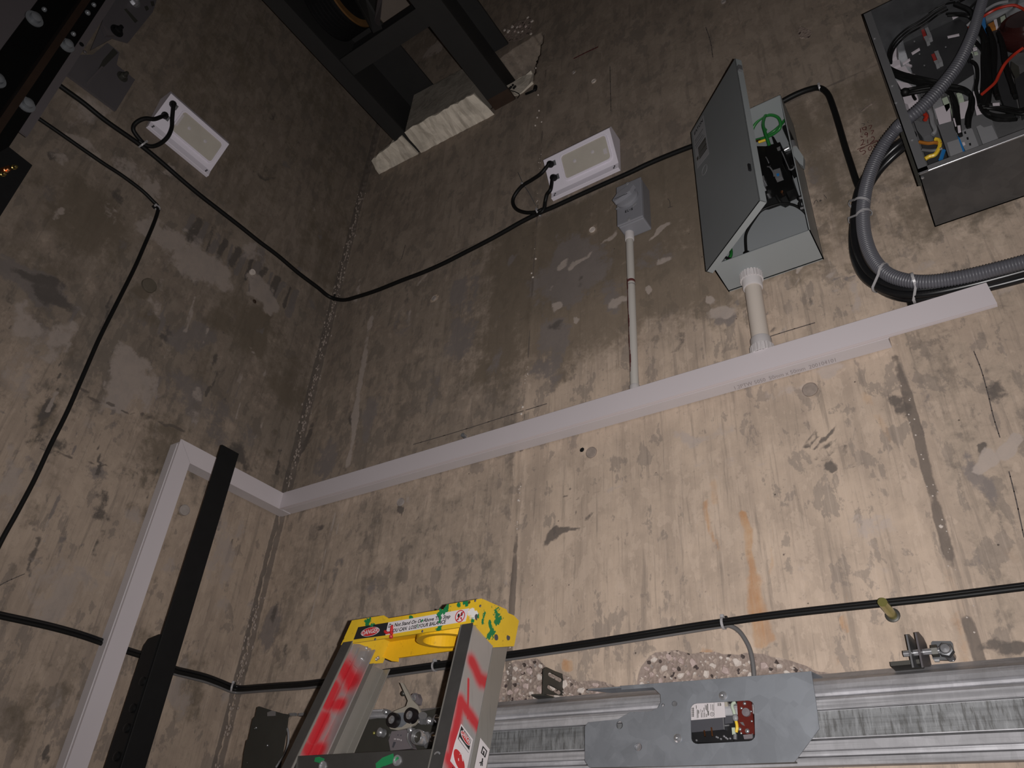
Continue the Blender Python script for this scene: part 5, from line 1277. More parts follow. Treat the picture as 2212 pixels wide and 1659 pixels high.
def band(name_lbl, p1, p2, r1, r2, tang):
    p1 = Vector(p1); p2 = Vector(p2); w = Vector(tang).normalized(); a = (p2 - p1); a = (a - w * a.dot(w)); dist = a.length; a.normalize(); b = w.cross(a)
    pts = []
    for k in range(13): an = math.pi / 2 + math.pi * k / 12; pts.append(p1 + a * (r1 * math.cos(an)) + b * (r1 * math.sin(an)))
    for k in range(13): an = -math.pi / 2 + math.pi * k / 12; pts.append(p2 + a * (r2 * math.cos(an)) + b * (r2 * math.sin(an)))
    t = thing('cable_tie', name_lbl, 'cable tie', p1, 'ties round the conduit and bundle')
    mb = MB(); n = len(pts)
    for k in range(n):
        p = pts[k]; q = pts[(k + 1) % n]; d = q - p; o = d.cross(w).normalized()
        mb.obox((p + q) / 2, d * .54, w * .0024, o * .0007)
    obj('tie_strap', mb, 'tie_clear', t)
    obj('tie_head', MB().obox(pts[20] , w * .0035, b * .004, a * .003), 'tie_clear', t, .0005)
    return t
band('upper of two close cable ties on the left bend of the black bundle', pY(1862, 437, 1.272) , pY(1853, 441, 1.290), .0155, .018, pY(1862, 437, 1.272) - pY(1866, 425, 1.271))
band('lower of two close cable ties on the left bend of the black bundle', pY(1866, 464, 1.272), pY(1852, 470, 1.292), .0155, .018, (.08, .05, -1))
t3 = band('slanting cable tie on the lower left of the black bundle', pY(1908, 585, 1.270), pY(1897, 612, 1.294), .0155, .018, (.75, 0, -.62))
obj('tie_mount', MB().obox(pY(1904, 624, 1.308), (.007, 0, 0), (0, .008, 0), (0, 0, .005)), 'black_rubber', t3, .002)
t4 = band('upright cable tie at the bottom of the loop, above the white trunking', pY(1975, 607, 1.267), pY(1970, 635, 1.293), .0155, .018, (1, 0, 0))
obj('tie_mount', MB().lathe(pY(1971, 651, 1.312), (0, -1, 0), [(.011, -.012), (.009, .012), (.006, .014), (0, .0145)], 8), 'black_rubber', t4)
# ================================================================== DOOR TRACK
hz = lambda py, y: pY(2000, py, y).z
prof = [(1437, 1.314), (1448, 1.290), (1450, 1.272), (1453, 1.262), (1462, 1.255), (1475, 1.250), (1481, 1.256), (1487, 1.258), (1491, 1.246), (1496, 1.242), (1517, 1.240), (1521, 1.264), (1585, 1.266), (1590, 1.242), (1611, 1.240), (1614, 1.262), (1625, 1.262), (1629, 1.242), (1647, 1.240), (1651, 1.256)]
PF = [(y, hz(py, y)) for py, y in prof]
hx0, hx1 = -1.36, XR - .02
PB = [(y + .004, z) for y, z in PF[::-1]]
hd_ = thing('door_track', 'long galvanised door header track with ridges along the foot of the back wall', 'door track', (-.3, D, .19))
m = MB(); ring0 = PF + PB; k = len(ring0)
m.add([(hx0, y, z) for y, z in ring0] + [(hx1, y, z) for y, z in ring0], [(i, i + k, (i + 1) % k + k, (i + 1) % k) for i in range(k)])
n = len(PF)
m.add([(hx0, y, z) for y, z in ring0], [(i, i + 1, k - 2 - i, k - 1 - i) for i in range(n - 1)]); m.add([(hx1, y, z) for y, z in ring0], [(k - 1 - i, k - 2 - i, i + 1, i) for i in range(n - 1)])
obj('track_profile', m, 'galv', hd_)
obj('track_web', MB().box((hx0 + .36, 1.2625, hz(1583, 1.264)), (hx1, 1.2635, hz(1523, 1.264))), 'galv_web', hd_)
# black back panel of the left part of the track
obj('track_web_left', MB().box((-1.46, 1.268, .16), (-1.0, 1.274, .262)), 'hanger_dark', hd_)
for (a, b) in (((626, 1541), (637, 1546)), ((646, 1541), (657, 1546))):
    p = pY(*a, 1.262); q = pY(*b, 1.262); obj('track_rivet', MB().box((p.x, 1.260, q.z), (q.x, 1.268, p.z)), 'chrome', hd_)

yp = 1.224
pc = thing('cover_plate', 'smooth grey sheet metal cover with a rounded window, screwed on the door track', 'cover plate', pY(1516, 1659, yp))
out = [(1342, 1481.5), (1500, 1470), (1660, 1457.5), (1752.5, 1449.8), (1757, 1480), (1763, 1520), (1769.6, 1574), (1745, 1607), (1716, 1646), (1600, 1650), (1450, 1655), (1273, 1657.7), (1263.4, 1643), (1263.4, 1600), (1263.4, 1569), (1271, 1560), (1335, 1553.5), (1362, 1538), (1385, 1537), (1407, 1536), (1421, 1529), (1427.5, 1517), (1426.5, 1500), (1411, 1485), (1375, 1487.5), (1342, 1490)]
fY = lambda a, b: pY(a, b, yp)
win = []
for (cx, cy, st) in ((1615, 1526, -90), (1617, 1588, 0), (1507, 1594, 90), (1505, 1532, 180)):
    for i in range(5):
        an = math.radians(st + 90 * i / 4 - 4); win.append(fY(cx + 14 * math.cos(an), cy + 13 * math.sin(an)))
holes = [win, ring_pts(fY, 1338, 1566, 7, 14, 9), ring_pts(fY, 1457, 1520, 6, 14), ring_pts(fY, 1432, 1523, 3.5, 10), ring_pts(fY, 1378.5, 1613.5, 8, 16, 9)]
obj('plate', plate_holes([fY(*p) for p in out], holes, (0, .0022, 0)), 'galv_plate', pc)
a0, a1, a2, a3 = fY(1268, 1487.5), fY(1342, 1481.5), fY(1752.5, 1449.8), fY(1769.6, 1574)
obj('top_fold', MB().prism([a0 + Vector((0, .0022, 0)), a0 + Vector((.030, .034, 0)), a2 + Vector((.006, .036, 0)), a2 + Vector((0, .0022, 0))], (0, 0, -.0022)), 'galv_plate', pc)
b0, b1 = fY(1273, 1657.7), fY(1716, 1646)
obj('bottom_fold', MB().prism([b0 + Vector((0, .0022, 0)), b0 + Vector((0, .014, 0)), b1 + Vector((0, .014, 0)), b1 + Vector((0, .0022, 0))], (0, 0, .002)), 'hanger_dark', pc)
for px, py in ((1562, 1503), (1464.5, 1595)):
    c = pY(px, py, yp); obj('screw', MB().lathe(c, (0, -1, 0), [(.0065, 0), (.0065, .0015), (.0042, .002), (.004, .006), (.002, .008), (0, .0082)], 16), 'chrome', pc)
obj('hole_sleeve', MB().lathe(pY(1457, 1520, yp + .006), (0, -1, 0), [(.0058, 0), (.0058, .004), (.0045, .004), (.0040, .001), (0, .0005)], 16), 'mid_grey', pc)
obj('hole_sleeve', MB().lathe(pY(1379, 1614, yp + .006), (0, -1, 0), [(.0070, 0), (.0070, .004), (.0055, .004), (.005, .001), (0, .0005)], 16), 'chrome', pc)
# unit behind the window
eu = thing('lock_relay_unit', 'black relay unit with a white printed label and red circuit board behind the window', 'relay', pY(1560, 1600, 1.255))
cw = lambda x, y, d: pY(1470 + x / 12.29, 1500 + y / 12.29, d)
W4 = lambda nm, pts, d, th_, mt, par=eu, bev=0: obj(nm, MB().prism([cw(a, b, d) for a, b in pts], (0, th_, 0)), mt, par, bev)
W4('case', [(150, 120), (2150, 60), (2200, 1400), (200, 1420)], 1.252, .010, 'black_plastic')
bd1 = W4('relay_body', [(240, 220), (1140, 190), (1165, 930), (300, 1010)], 1.240, .012, 'switch_dark', eu, .001)
lb = W4('printed_label', [(220, 250), (1160, 200), (1195, 605), (230, 690)], 1.2385, .0012, 'label_white')
pr = MB()
def bar(a, b, c, d): pr.prism([cw(a, b, 1.2382), cw(c, b - 2, 1.2382), cw(c + 5, d, 1.2382), cw(a + 5, d + 2, 1.2382)], (0, .0002, 0))
for i, (a, b, d) in enumerate(((300, 345, 600), (330, 345, 600), (410, 290, 380), (430, 400, 630), (455, 410, 620), (475, 420, 510), (530, 390, 470), (545, 480, 610), (570, 420, 470), (590, 480, 610), (615, 350, 460), (630, 480, 605), (650, 270, 400), (672, 290, 420), (680, 520, 600), (700, 250, 460), (715, 250, 560), (735, 440, 560), (800, 260, 410), (850, 265, 430), (985, 230, 310), (1010, 228, 305), (1040, 222, 310), (1060, 235, 300))):
    bar(a, b, a + (14 if i % 3 else 9), d)
for k in range(5): bar(285, 380 + k * 46, 360, 388 + k * 46)
bar(885, 220, 890, 615)
g1 = ring_pts(lambda a, b: cw(a, b, 1.2382), 838, 525, 55, 20); g2 = ring_pts(lambda a, b: cw(a, b, 1.2382), 838, 525, 45, 20)
pr.frame(g1, g2, (0, .0002, 0)); bar(815, 500, 860, 508); bar(815, 530, 860, 538)
obj('label_print', pr, 'hanger_dark', lb)
rbd = W4('circuit_board', [(1500, 170), (1800, 150), (1880, 200), (1960, 900), (1960, 1060), (1640, 1050), (1540, 960)], 1.238, .004, 'board_red', eu, .001)
for x, y, r in ((1700, 240, .0028), (1615, 365, .0022), (1770, 970, .0038), (1890, 710, .0018), (1575, 920, .0028), (1870, 450, .0016), (1610, 1030, .0018)): obj('solder_dot', MB().ball(cw(x, y, 1.237), r, 8, (1, .6, 1)), 'chrome', rbd)
obj('solder_blob', MB().prism([cw(1575, 740, 1.236), cw(1660, 735, 1.236), cw(1705, 835, 1.236), cw(1640, 810, 1.236)], (0, .002, 0)), 'chrome', rbd)
obj('round_part', MB().lathe(cw(1750, 480, 1.238), (0, -1, 0), [(.0065, 0), (.0062, .003), (0, .0035)], 16), 'lock_grey', rbd)
W4('white_corner', [(1660, 1075), (1890, 1050), (1910, 1170), (1690, 1190)], 1.238, .006, 'lock_grey'); W4('bright_edge', [(1892, 1040), (1912, 1035), (1922, 1150), (1905, 1155)], 1.2365, .002, 'chrome')
W4('bright_edge', [(1118, 620), (1140, 620), (1165, 935), (1150, 935)], 1.2388, .002, 'chrome')
W4('side_block', [(1165, 200), (1240, 195), (1270, 340), (1230, 470), (1190, 480)], 1.242, .006, 'cream_lever'); W4('grey_block', [(1170, 580), (1390, 560), (1395, 760), (1170, 790)], 1.244, .006, 'switch_dark'); W4('metal_tab', [(1175, 810), (1295, 800), (1280, 840), (1180, 850)], 1.2425, .002, 'mid_grey')
obj('sheathed_wire', MB().tube(smooth_path([cw(1450, 210, 1.24), cw(1385, 250, 1.238), cw(1375, 330, 1.237), cw(1410, 430, 1.237), cw(1440, 540, 1.237)], 5), .0027, 8), 'pale_green', eu)
obj('sheathed_wire', MB().tube(smooth_path([cw(1465, 680, 1.237), cw(1495, 800, 1.237), cw(1500, 900, 1.237), cw(1480, 1000, 1.238)], 5), .0025, 8), 'yellow_wire', eu)
obj('wire_joint', MB().ball(cw(1455, 620, 1.236), .0048, 10, (1, .7, 1.2)), 'grey_plastic', eu); obj('wire_end', MB().cyl(cw(1450, 1060, 1.238), cw(1450, 1200, 1.238), .0032, n=8), 'mid_grey', eu); obj('wire_end', MB().obox(cw(1420, 980, 1.238), (.0025, 0, 0), (0, .002, 0), (0, 0, .005)), 'pale_green', eu)
for p, q in (((630, 960), (655, 1115)), ((820, 880), (850, 1110))): obj('contact_pin', MB().cyl(cw(*p, 1.240), cw(*q, 1.238), .0013, n=8), 'copper', eu)
W4('lower_frame', [(290, 1000), (1400, 960), (1400, 1260), (420, 1280)], 1.246, .004, 'black_plastic')
for x, y in ((955, 1130), (990, 1145), (1075, 1185), (1155, 1110), (1205, 1150), (1245, 1180), (1320, 1170), (425, 1220)): obj('bright_screw', MB().ball(cw(x, y, 1.244), .0019, 7), 'chrome', eu)

# header brackets and anchors
def along_y(px, py, y0, target_px):
    # point at (px, py) on plane y0, pushed towards the room until its picture column is target_px
    p = pY(px, py, y0)
    for k in range(400):
        q = Vector((p.x, y0 - k * .0005, p.z)); c = CAM_R @ np.array(q)
        if c[0] / c[2] * CAM_F + IW / 2 <= target_px: break
    return p, q
# header brackets
def slot_pts(f, a, b, r, n=5):
    (ax, ay), (bx, by) = a, b; an = math.atan2(by - ay, bx - ax); out = []
    for (cx, cy, s0) in ((bx, by, an - math.pi / 2), (ax, ay, an + math.pi / 2)):
        for i in range(n): t = s0 + math.pi * i / (n - 1); out.append(f(cx + r * math.cos(t), cy + r * math.sin(t)))
    return out
wb = thing('track_bracket', 'grey slotted steel tab standing on the track beside the ladder, before the chipped concrete', 'bracket', pY(1197, 1503, 1.29))
P0 = pY(1176, 1444, 1.262); x_ = P0.x
fx_ = lambda a, b: pX(a, b, x_)
ul = fx_(1176, 1443); 
ybk = fx_(1221, 1459).y
obj('upright_tab', plate_holes([fx_(1174.5, 1499), fx_(1175.5, 1445), fx_(1181, 1441), fx_(1200, 1450), fx_(1218, 1456.5), fx_(1221.5, 1463), fx_(1220.5, 1503)], [slot_pts(fx_, (1189, 1457), (1211, 1469), 5), slot_pts(fx_, (1187, 1484), (1209, 1496), 5)], (-.003, 0, 0)), 'hanger_dark', wb)
zt_ = PF[0][1] + .001
obj('foot', MB().prism([pY(1148.8, 1499.4, 1.285), pY(1166, 1509, 1.318), pY(1200, 1506, 1.318), pY(1176, 1499, 1.285)], (0, 0, -.003)), 'hanger_dark', wb)
wb2 = thing('track_bracket', 'pair of thin upright steel ears bolted on the track near the square washer', 'bracket', pY(1985, 1440, 1.30))
c2 = lambda x, y, d: pX(1880 + x / 9.217, 1280 + y / 9.217, d)
for q, s in (([(735, 830), (775, 825), (900, 960), (1010, 1130), (1030, 1300), (1000, 1490), (870, 1490)], 'mid_grey'), ([(915, 790), (960, 780), (1060, 900), (1160, 1080), (1215, 1300), (1230, 1470), (1060, 1490)], 'bracket_steel')):
    w0 = pY(1880 + q[0][0] / 9.217, 1280 + q[0][1] / 9.217, 1.24); P = [c2(a, b, w0.x) for a, b in q]
    P = [Vector((p.x, min(p.y, D - .004), p.z)) for p in P]
    obj('steel_ear', MB().prism(P, (-.0025, 0, 0)), s, wb2, .0004)
zq = pY(1880 + 780 / 9.217, 1280 + 1210 / 9.217, 1.262)
obj('cross_bolt', MB().cyl(zq - Vector((.008, 0, 0)), zq + Vector((.040, 0, 0)), .0045, n=10), 'chrome', wb2); obj('bolt_nut', MB().cyl(zq + Vector((.030, 0, 0)), zq + Vector((.038, 0, 0)), .0085, n=6), 'hanger_dark', wb2)
p = pY(1934, 1446, 1.30); q = pY(1996, 1440, 1.30); obj('base_strip', MB().box((p.x, 1.268, p.z - .003), (q.x, 1.310, p.z + .003)), 'hanger_dark', wb2)
p = pY(1957, 1438, 1.30); obj('base_bolt', MB().ball(p, .008, 10, (1.3, 1, .8)), 'hanger_dark', wb2)
sq = thing('square_washer', 'square steel plate washer with a shiny anchor bolt on the wall at lower right', 'washer', pY(2035, 1425, D))
R_ = lambda a, b: pY(1880 + a / 9.217, 1280 + b / 9.217, D - .012)
obj('plate', MB().prism([R_(1240, 965), R_(1600, 965), R_(1635, 1000), R_(1690, 1320), R_(1660, 1345), R_(1265, 1340), R_(1240, 1310), R_(1210, 1000)], (0, .005, 0)), 'galv_dark', sq, .0015)
cb, ce = along_y(1880 + 1610 / 9.217, 1280 + 1290 / 9.217, D - .012, 2042)
L_ = (cb - ce).length
obj('anchor_nut', MB().lathe(ce + Vector((0, .012, 0)), (0, -1, 0), [(.0105, 0), (.0105, .008), (.0095, .010), (.0065, .0105)], 6), 'galv_dark', sq)
thd = [(.0062 + .0009 * (k % 2), L_ * k / 19) for k in range(20)]
obj('threaded_stud', MB().lathe(cb, (0, -1, 0), thd + [(.006, L_ + .003), (0, L_ + .0035)], 14), 'chrome', sq)
obj('lower_lip', MB().prism([R_(1275, 1345), R_(1385, 1335), R_(1385, 1385), R_(1290, 1385)], (0, -.004, 0)).prism([R_(1580, 1330), R_(1670, 1335), R_(1675, 1375), R_(1590, 1380)], (0, -.004, 0)), 'galv_bright', sq)
bt = thing('anchor_bolt', 'yellow zinc anchor stud sticking out of the wall just under the low black cables', 'bolt', pY(1907, 1305, D))
p, q = along_y(1928, 1329, D, 1906)
obj('stud', MB().cyl((p.x, D + .004, p.z), q, .0070, n=18), 'brass', bt)
obj('bored_hole', MB().lathe((p.x, D - .0005, p.z), (0, -1, 0), [(.0115, 0), (.0105, .0008), (.0072, .0010)], 18), 'hanger_dark', bt)
ws = thing('wall_anchor', 'tiny steel sleeve anchor just above the white trunking left of centre', 'anchor', pY(999, 940, D))
c = pY(1000, 940, D - .010); obj('sleeve', MB().lathe((c.x, D, c.z), (0, -1, 0), [(.006, 0), (.006, .012), (.0045, .012), (.004, .004), (0, .003)], 12), 'chrome', ws)

# ================================================================== LEFT HANGER PLATES AND INTERLOCK
hp = thing('hanger_plate', 'dark green black steel hanger plate at the left end of the door track', 'steel plate', pY(580, 1659, 1.20))
HP = lambda x, y, d=1.215: pY(510 + x / 9.81, 1490 + y / 9.81, d)
obj('plate', MB().prism([HP(400, 565), HP(1090, 545), HP(1060, 800), HP(925, 1600), HP(880, 1800), HP(110, 1800), HP(135, 1590), HP(160, 1390), HP(155, 1385), HP(215, 1080), HP(255, 1050), HP(350, 620)], (0, .004, 0)), 'hanger_dark', hp, .001)
obj('upper_tab', MB().prism([HP(440, 375, 1.222), HP(490, 350, 1.222), HP(700, 420, 1.222), HP(1000, 505, 1.222), HP(1110, 520, 1.222), HP(1100, 580, 1.222), HP(395, 600, 1.222)], (0, .004, 0)), 'hanger_dark', hp, .001)
obj('bright_patch', MB().prism([HP(660, 480, 1.2205), HP(760, 440, 1.2205), HP(835, 460, 1.2205), HP(830, 550, 1.2205), HP(660, 560, 1.2205)], (0, .001, 0)), 'galv_bright', hp, .0005)
for x, y in ((395, 820), (425, 805), (665, 1180), (235, 1545), (900, 1520)): obj('rivet', MB().ball(HP(x, y, 1.214), .0022 if x != 395 else .0032, 8), 'chrome' if x in (425, 665) else 'hanger_dark', hp)
obj('loop_wire', MB().tube(smooth_path([HP(1075, 800, 1.22), HP(1105, 900, 1.218), HP(1110, 1050, 1.216), HP(1090, 1200, 1.214), HP(1040, 1350, 1.213), HP(960, 1480, 1.212), HP(850, 1640, 1.212)], 6), .0022, 7), 'grey_plastic', hp)
il = thing('door_interlock', 'door interlock with two black rollers and a cream lever, seen between the ladder rails', 'door lock', pY(880, 1659, 1.22))
I = lambda x, y, d=1.21: pY(780 + x / 7.58, 1440 + y / 7.58, d)
obj('mounting_plate', MB().prism([I(-200, 900, 1.222), I(700, 800, 1.222), I(1350, 660, 1.222), I(1320, 1700, 1.222), I(-300, 1750, 1.222)], (0, .004, 0)), 'hanger_dark', il, .001)
obj('upper_rod', MB().cyl(I(100, 790, 1.212), I(420, 790, 1.212), .0065, n=12).cyl(I(120, 730, 1.214), I(360, 720, 1.214), .003, n=10), 'galv', il)
lev = obj('lever', MB().prism([I(635, 260, 1.200), I(685, 270, 1.200), I(775, 430, 1.200), I(830, 540, 1.200), I(930, 640, 1.200), I(975, 760, 1.200), I(950, 870, 1.200), I(860, 960, 1.200), I(740, 1010, 1.200), I(600, 1040, 1.200), I(480, 1020, 1.200), I(430, 940, 1.200), I(450, 800, 1.200), I(560, 720, 1.200), I(735, 650, 1.200), I(765, 560, 1.200), I(710, 430, 1.200)], (0, .005, 0)), 'cream_lever', il, .001)
obj('lever_face', MB().prism([I(560, 760, 1.1988), I(700, 750, 1.1988), I(740, 930, 1.1988), I(660, 990, 1.1988), I(540, 1000, 1.1988)], (0, .001, 0)), 'galv_plate', il)
for (x, y, r) in ((505, 870, .0135), (795, 795, .0140)):
    c = I(x, y, 1.186)
    ro = obj('roller', MB().lathe(c + Vector((0, .013, 0)), (0, -1, 0), [(r * .7, 0), (r, .002), (r * 1.02, .008), (r, .014), (r * .62, .015), (r * .58, .012), (0, .012)], 24), 'roller_rubber', il)
    obj('roller_hub', MB().lathe(c, (0, -1, 0), [(r * .58, -.001), (r * .55, .002), (r * .3, .003), (r * .28, .006), (0, .0065)], 18), 'chrome', ro)
c = I(915, 1150, 1.188)
obj('ring_roller', MB().lathe(c + Vector((0, .02, 0)), (0, -1, 0), [(.0135, 0), (.0135, .022), (.0125, .023), (.0115, .0225), (.0112, .015), (0, .0145)], 24), 'chrome', il)
obj('ring_core', MB().lathe(c - Vector((0, -.006, 0)), (0, -1, 0), [(.0105, 0), (.0105, .0015), (0, .002)], 20), 'hanger_dark', il)
for (x, y, r) in ((310, 1075, .0085), (1110, 885, .0070), (1235, 850, .0075), (1180, 1150, .0085), (400, 740, .0062), (800, 1040, .0062), (690, 950, .0036), (1000, 880, .0065)):
    c = I(x, y, 1.208); obj('bolt', MB().lathe(c, (0, -1, 0), [(r, -.010), (r, .002), (r * .7, .0035), (r * .5, .006), (0, .007)], 6 if r < .007 else 16), 'chrome', il)
obj('shaft', MB().cyl(I(1010, 800, 1.20), I(1000, 890, 1.21), .0085, n=14).cyl(I(1050, 1120, 1.205), I(1110, 1280, 1.205), .0095, n=14), 'chrome', il)
obj('brass_screw', MB().ball(I(213, 1088, 1.212), .0034, 8), 'brass', il)
lkb = obj('lock_body', MB().prism([I(500, 1060, 1.206), I(740, 1030, 1.206), I(770, 1200, 1.206), I(840, 1340, 1.206), I(480, 1380, 1.206), I(450, 1210, 1.206)], (0, .014, 0)), 'lock_grey', il, .002)
lt_ = MB()
for x, y, a, b in ((540, 1185, 10, 22), (562, 1185, 8, 22), (592, 1190, 16, 22), (620, 1195, 10, 20), (648, 1205, 12, 24)): lt_.prism([I(x, y - b / 2, 1.2055), I(x + a, y - b / 2, 1.2055), I(x + a, y + b / 2, 1.2055), I(x, y + b / 2, 1.2055)], (0, .0005, 0))
obj('stamped_mark', lt_, 'label_white', lkb)
for x, y in ((605, 1120), (655, 1125)): obj('stamp_dot', MB().ball(I(x, y, 1.2055), .0014, 6), 'switch_dark', lkb)
obj('lock_slot', MB().prism([I(530, 1230, 1.2055), I(570, 1235, 1.2055), I(530, 1330, 1.2055), I(505, 1320, 1.2055)], (0, .0005, 0)), 'switch_dark', lkb)
obj('latch_piece', MB().prism([I(790, 500, 1.21), I(850, 440, 1.21), I(910, 430, 1.21), I(945, 520, 1.21), I(925, 615, 1.21), I(870, 620, 1.21), I(880, 560, 1.21)], (0, .012, 0)), 'lock_grey', il, .003)
obj('latch_spring', MB().tube(smooth_path([I(795, 490, 1.205), I(840, 520, 1.203), I(890, 540, 1.204), I(870, 480, 1.203), I(900, 460, 1.204)], 4), .0022, 7), 'chrome', il)
obj('back_knob', MB().ball(I(695, 440, 1.225), .0055, 8), 'hanger_dark', il)
obj('curved_spring', MB().tube(smooth_path([I(770, 1090, 1.20), I(760, 1170, 1.20), I(785, 1240, 1.20), I(835, 1330, 1.20)], 5), .0022, 7), 'chrome', il)

# ================================================================== STEPLADDER
yL = .95
ld = thing('stepladder', 'aluminium stepladder with a yellow top cap and red spray paint on its rails', 'ladder', (-.88, .8, -FLOOR_DROP))
LO = Vector(ld.location)
LP = lambda px, py, y=yL: pY(px, py, y)
z_t = LP(1041, 1292.7).z; z_b = LP(1028.4, 1349.6).z; xl_ = LP(736.3, 1393).x; xlt = LP(759.8, 1342.4).x; xr_ = LP(1028.4, 1349.6).x; xrt = LP(1041, 1292.7).x
yBk = pZ(1108.8, 1337.9, z_t).y; z_bb = pY(1111.5, 1395.7, yBk).z
C7 = lambda x, y, d=yL: pY(730 + x / 5.53, 1280 + y / 5.53, d)
rel = lambda p: Vector(p) - LO
greens = []
for a, b, r in ((( 350, 345), (345, 390), .010), ((410, 395), (420, 400), .008), ((1265, 225), (1215, 290), .016), ((1240, 300), (1225, 370), .008), ((1215, 395), (1200, 430), .008), ((870, 290), (880, 320), .006), ((1020, 300), (1010, 350), .007), ((1440, 145), (1445, 155), .006), ((1510, 120), (1530, 140), .008), ((1610, 290), (1612, 340), .005), ((1660, 270), (1685, 300), .005), ((1000, 400), (1005, 415), .006)):
    greens.append((rel(C7(*a)), rel(C7(*b)), r))
xe = xr_ + .0005
CX = lambda x, y: pX(730 + x / 5.53, 1280 + y / 5.53, xe)
for a, b, r in (((1725, 190), (1725, 350), .006), ((1810, 170), (1830, 220), .008), ((1860, 250), (1890, 330), .014), ((1850, 470), (1820, 520), .012), ((1800, 360), (1830, 440), .006), ((1940, 300), (1955, 320), .005), ((1850, 560), (1850, 590), .004)):
    greens.append((rel(CX(*a)), rel(CX(*b)), r))
whites = [(rel(C7(1600, 240)), rel(C7(1625, 270)), .010)]
M['cap_yellow'] = mat_yellow('cap_yellow', greens, whites=whites)
M['cap_inner'] = mat_yellow('cap_inner_yellow', [], (.70, .40, .012))
zmid = C7(930, 262).z
front = [Vector(p) for p in [(xl_, yL, z_b), (xr_, yL, z_b), (xrt, yL, z_t), (C7(1300, 145).x, yL, z_t - .0002), (C7(1255, 195).x, yL, zmid), (C7(615, 322).x, yL, zmid), (C7(545, 285).x, yL, z_t - .0005), (xlt, yL, z_t)]]
cap = obj('top_cap', MB().prism(front, (0, .003, 0)), 'cap_yellow', ld, .0008)
obj('cap_deck', MB().prism([(xlt + .003, yL + .003, z_t - .010), (xrt - .003, yL + .003, z_t - .010), (xrt - .003, yBk - .002, z_t - .010), (xlt + .003, yBk - .002, z_t - .010)], (0, 0, .004)), 'cap_inner', cap)
endp = [(xr_, yL, z_b), (pX(1070, 1398, xr_)), (pX(1088, 1397, xr_)), (xr_, yBk, z_bb), (xrt, yBk, z_t - .004), (xrt, yBk - .018, z_t), (xrt, yBk - .034, z_t - .001), (xrt, yBk - .040, z_t + .003), (xrt, yL, z_t)]
endp = [Vector((p[0], max(p[1], yL + .003), p[2])) for p in endp]
sx_ = lambda z, xb, xt: xb + (xt - xb) * (z - z_b) / (z_t - z_b)
obj('cap_end', MB().prism([Vector((sx_(p.z, xr_, xrt), p.y, p.z)) for p in endp], (-.004, 0, 0)), 'cap_yellow', cap)
obj('cap_end', MB().prism([Vector((sx_(p.z, xl_, xlt), p.y, p.z)) for p in endp], (.004, 0, 0)), 'cap_yellow', cap)
ybs = yBk - .006
zs = pY(925, 1413, ybs).z; za_ = z_t - .008
bs = lambda px, py: pY(px, py, ybs)
obj('back_skirt', MB().prism([(xlt + .01, ybs, za_), (bs(818, 1412).x, ybs, za_), bs(818, 1416), bs(846, 1428), bs(858, 1429), bs(859, 1421), bs(991, 1403), (xr_ - .004, ybs, bs(991, 1403).z), (xr_ - .004, ybs, za_)], (0, .004, 0)), 'cap_inner', cap)
ct = pZ(938, 1372, z_b); ct.y = (yL + yBk) / 2 - .008
rx, ry2 = .052, .040
o1 = [Vector((ct.x + rx * math.cos(a), ct.y + ry2 * math.sin(a), z_b - .002)) for a in [2 * math.pi * k / 36 for k in range(36)]]
i1 = [Vector((ct.x + (rx - .012) * math.cos(a), ct.y + (ry2 - .010) * math.sin(a), z_b - .002)) for a in [2 * math.pi * k / 36 for k in range(36)]]
obj('tool_ring', MB().frame(o1, i1, (0, 0, .030)), 'cap_inner', cap)
# warning label on the cap
lbq = [C7(190, 563), C7(570, 512), C7(605, 358), C7(245, 415)]
yl = yL - .0008
obj('danger_panel', MB().prism([Vector((p.x, yl, p.z)) for p in lbq], (0, .0006, 0)), 'print_black', cap, label='black danger panel of the warning label')
wlq = [C7(562, 512), C7(1525, 345), C7(1568, 190), C7(600, 360)]
obj('warning_strip', MB().prism([Vector((p.x, yl, p.z)) for p in wlq], (0, .0006, 0)), 'label_white', cap, label='white warning strip')
yo = yl - .0005
cen = C7(390, 470); ovu = Vector((.0225 * 1.0, 0, 0)); ex = (C7(500, 440) - C7(280, 500)) ; hw = abs(ex.x) / 2 * 1.02; hh = (C7(390, 415).z - C7(390, 530).z) / 2 * .95
def oval(k, dy): return [Vector((cen.x + hw * k * math.cos(a) + .10 * hh * math.sin(a), yo + dy, cen.z + hh * (k - .04) * math.sin(a))) for a in [2 * math.pi * i / 32 for i in range(32)]]
obj('oval_rim', MB().prism(oval(1.0, 0), (0, .0004, 0)), 'label_white', cap); obj('red_oval', MB().prism(oval(.93, -.0003), (0, .0004, 0)), 'print_red', cap)
def fit_text(s, a, b, size, shear, mat, parent, bold=0., y=yo - .0004):
    a = Vector(a); b = Vector(b); tm = text_mb(s, size, (0, 0, 0), (1, 0, 0), (0, 0, 1), shear, .0002, bold=bold)
    x0 = min(p.x for p in tm.v); x1 = max(p.x for p in tm.v); f = (b.x - a.x) / (x1 - x0); sl = (b.z - a.z) / (b.x - a.x)
    t2 = MB(); t2.add([Vector((a.x + (p.x - x0) * f, y - .0002 + p.y * 0, a.z + (p.x - x0) * f * sl + p.z)) for p in tm.v], tm.f)
    return obj('lettering', t2, mat, parent)
zc = lambda p, q: (C7(*p), C7(*q))
hgt = C7(700, 375).z - C7(700, 410).z
fit_text('DANGER', C7(300, 492), C7(490, 452), hh * 1.35, .15, 'label_white', cap, .0002, yo - .0008)
fit_text('Do Not Stand On Or Above This Step', C7(612, 405), C7(1352, 288), .0085, .25, 'print_black', cap, .00022)
fit_text('YOU CAN  LOSE YOUR BALANCE', C7(640, 466), C7(1302, 350), .0083, .25, 'print_black', cap, .00022)
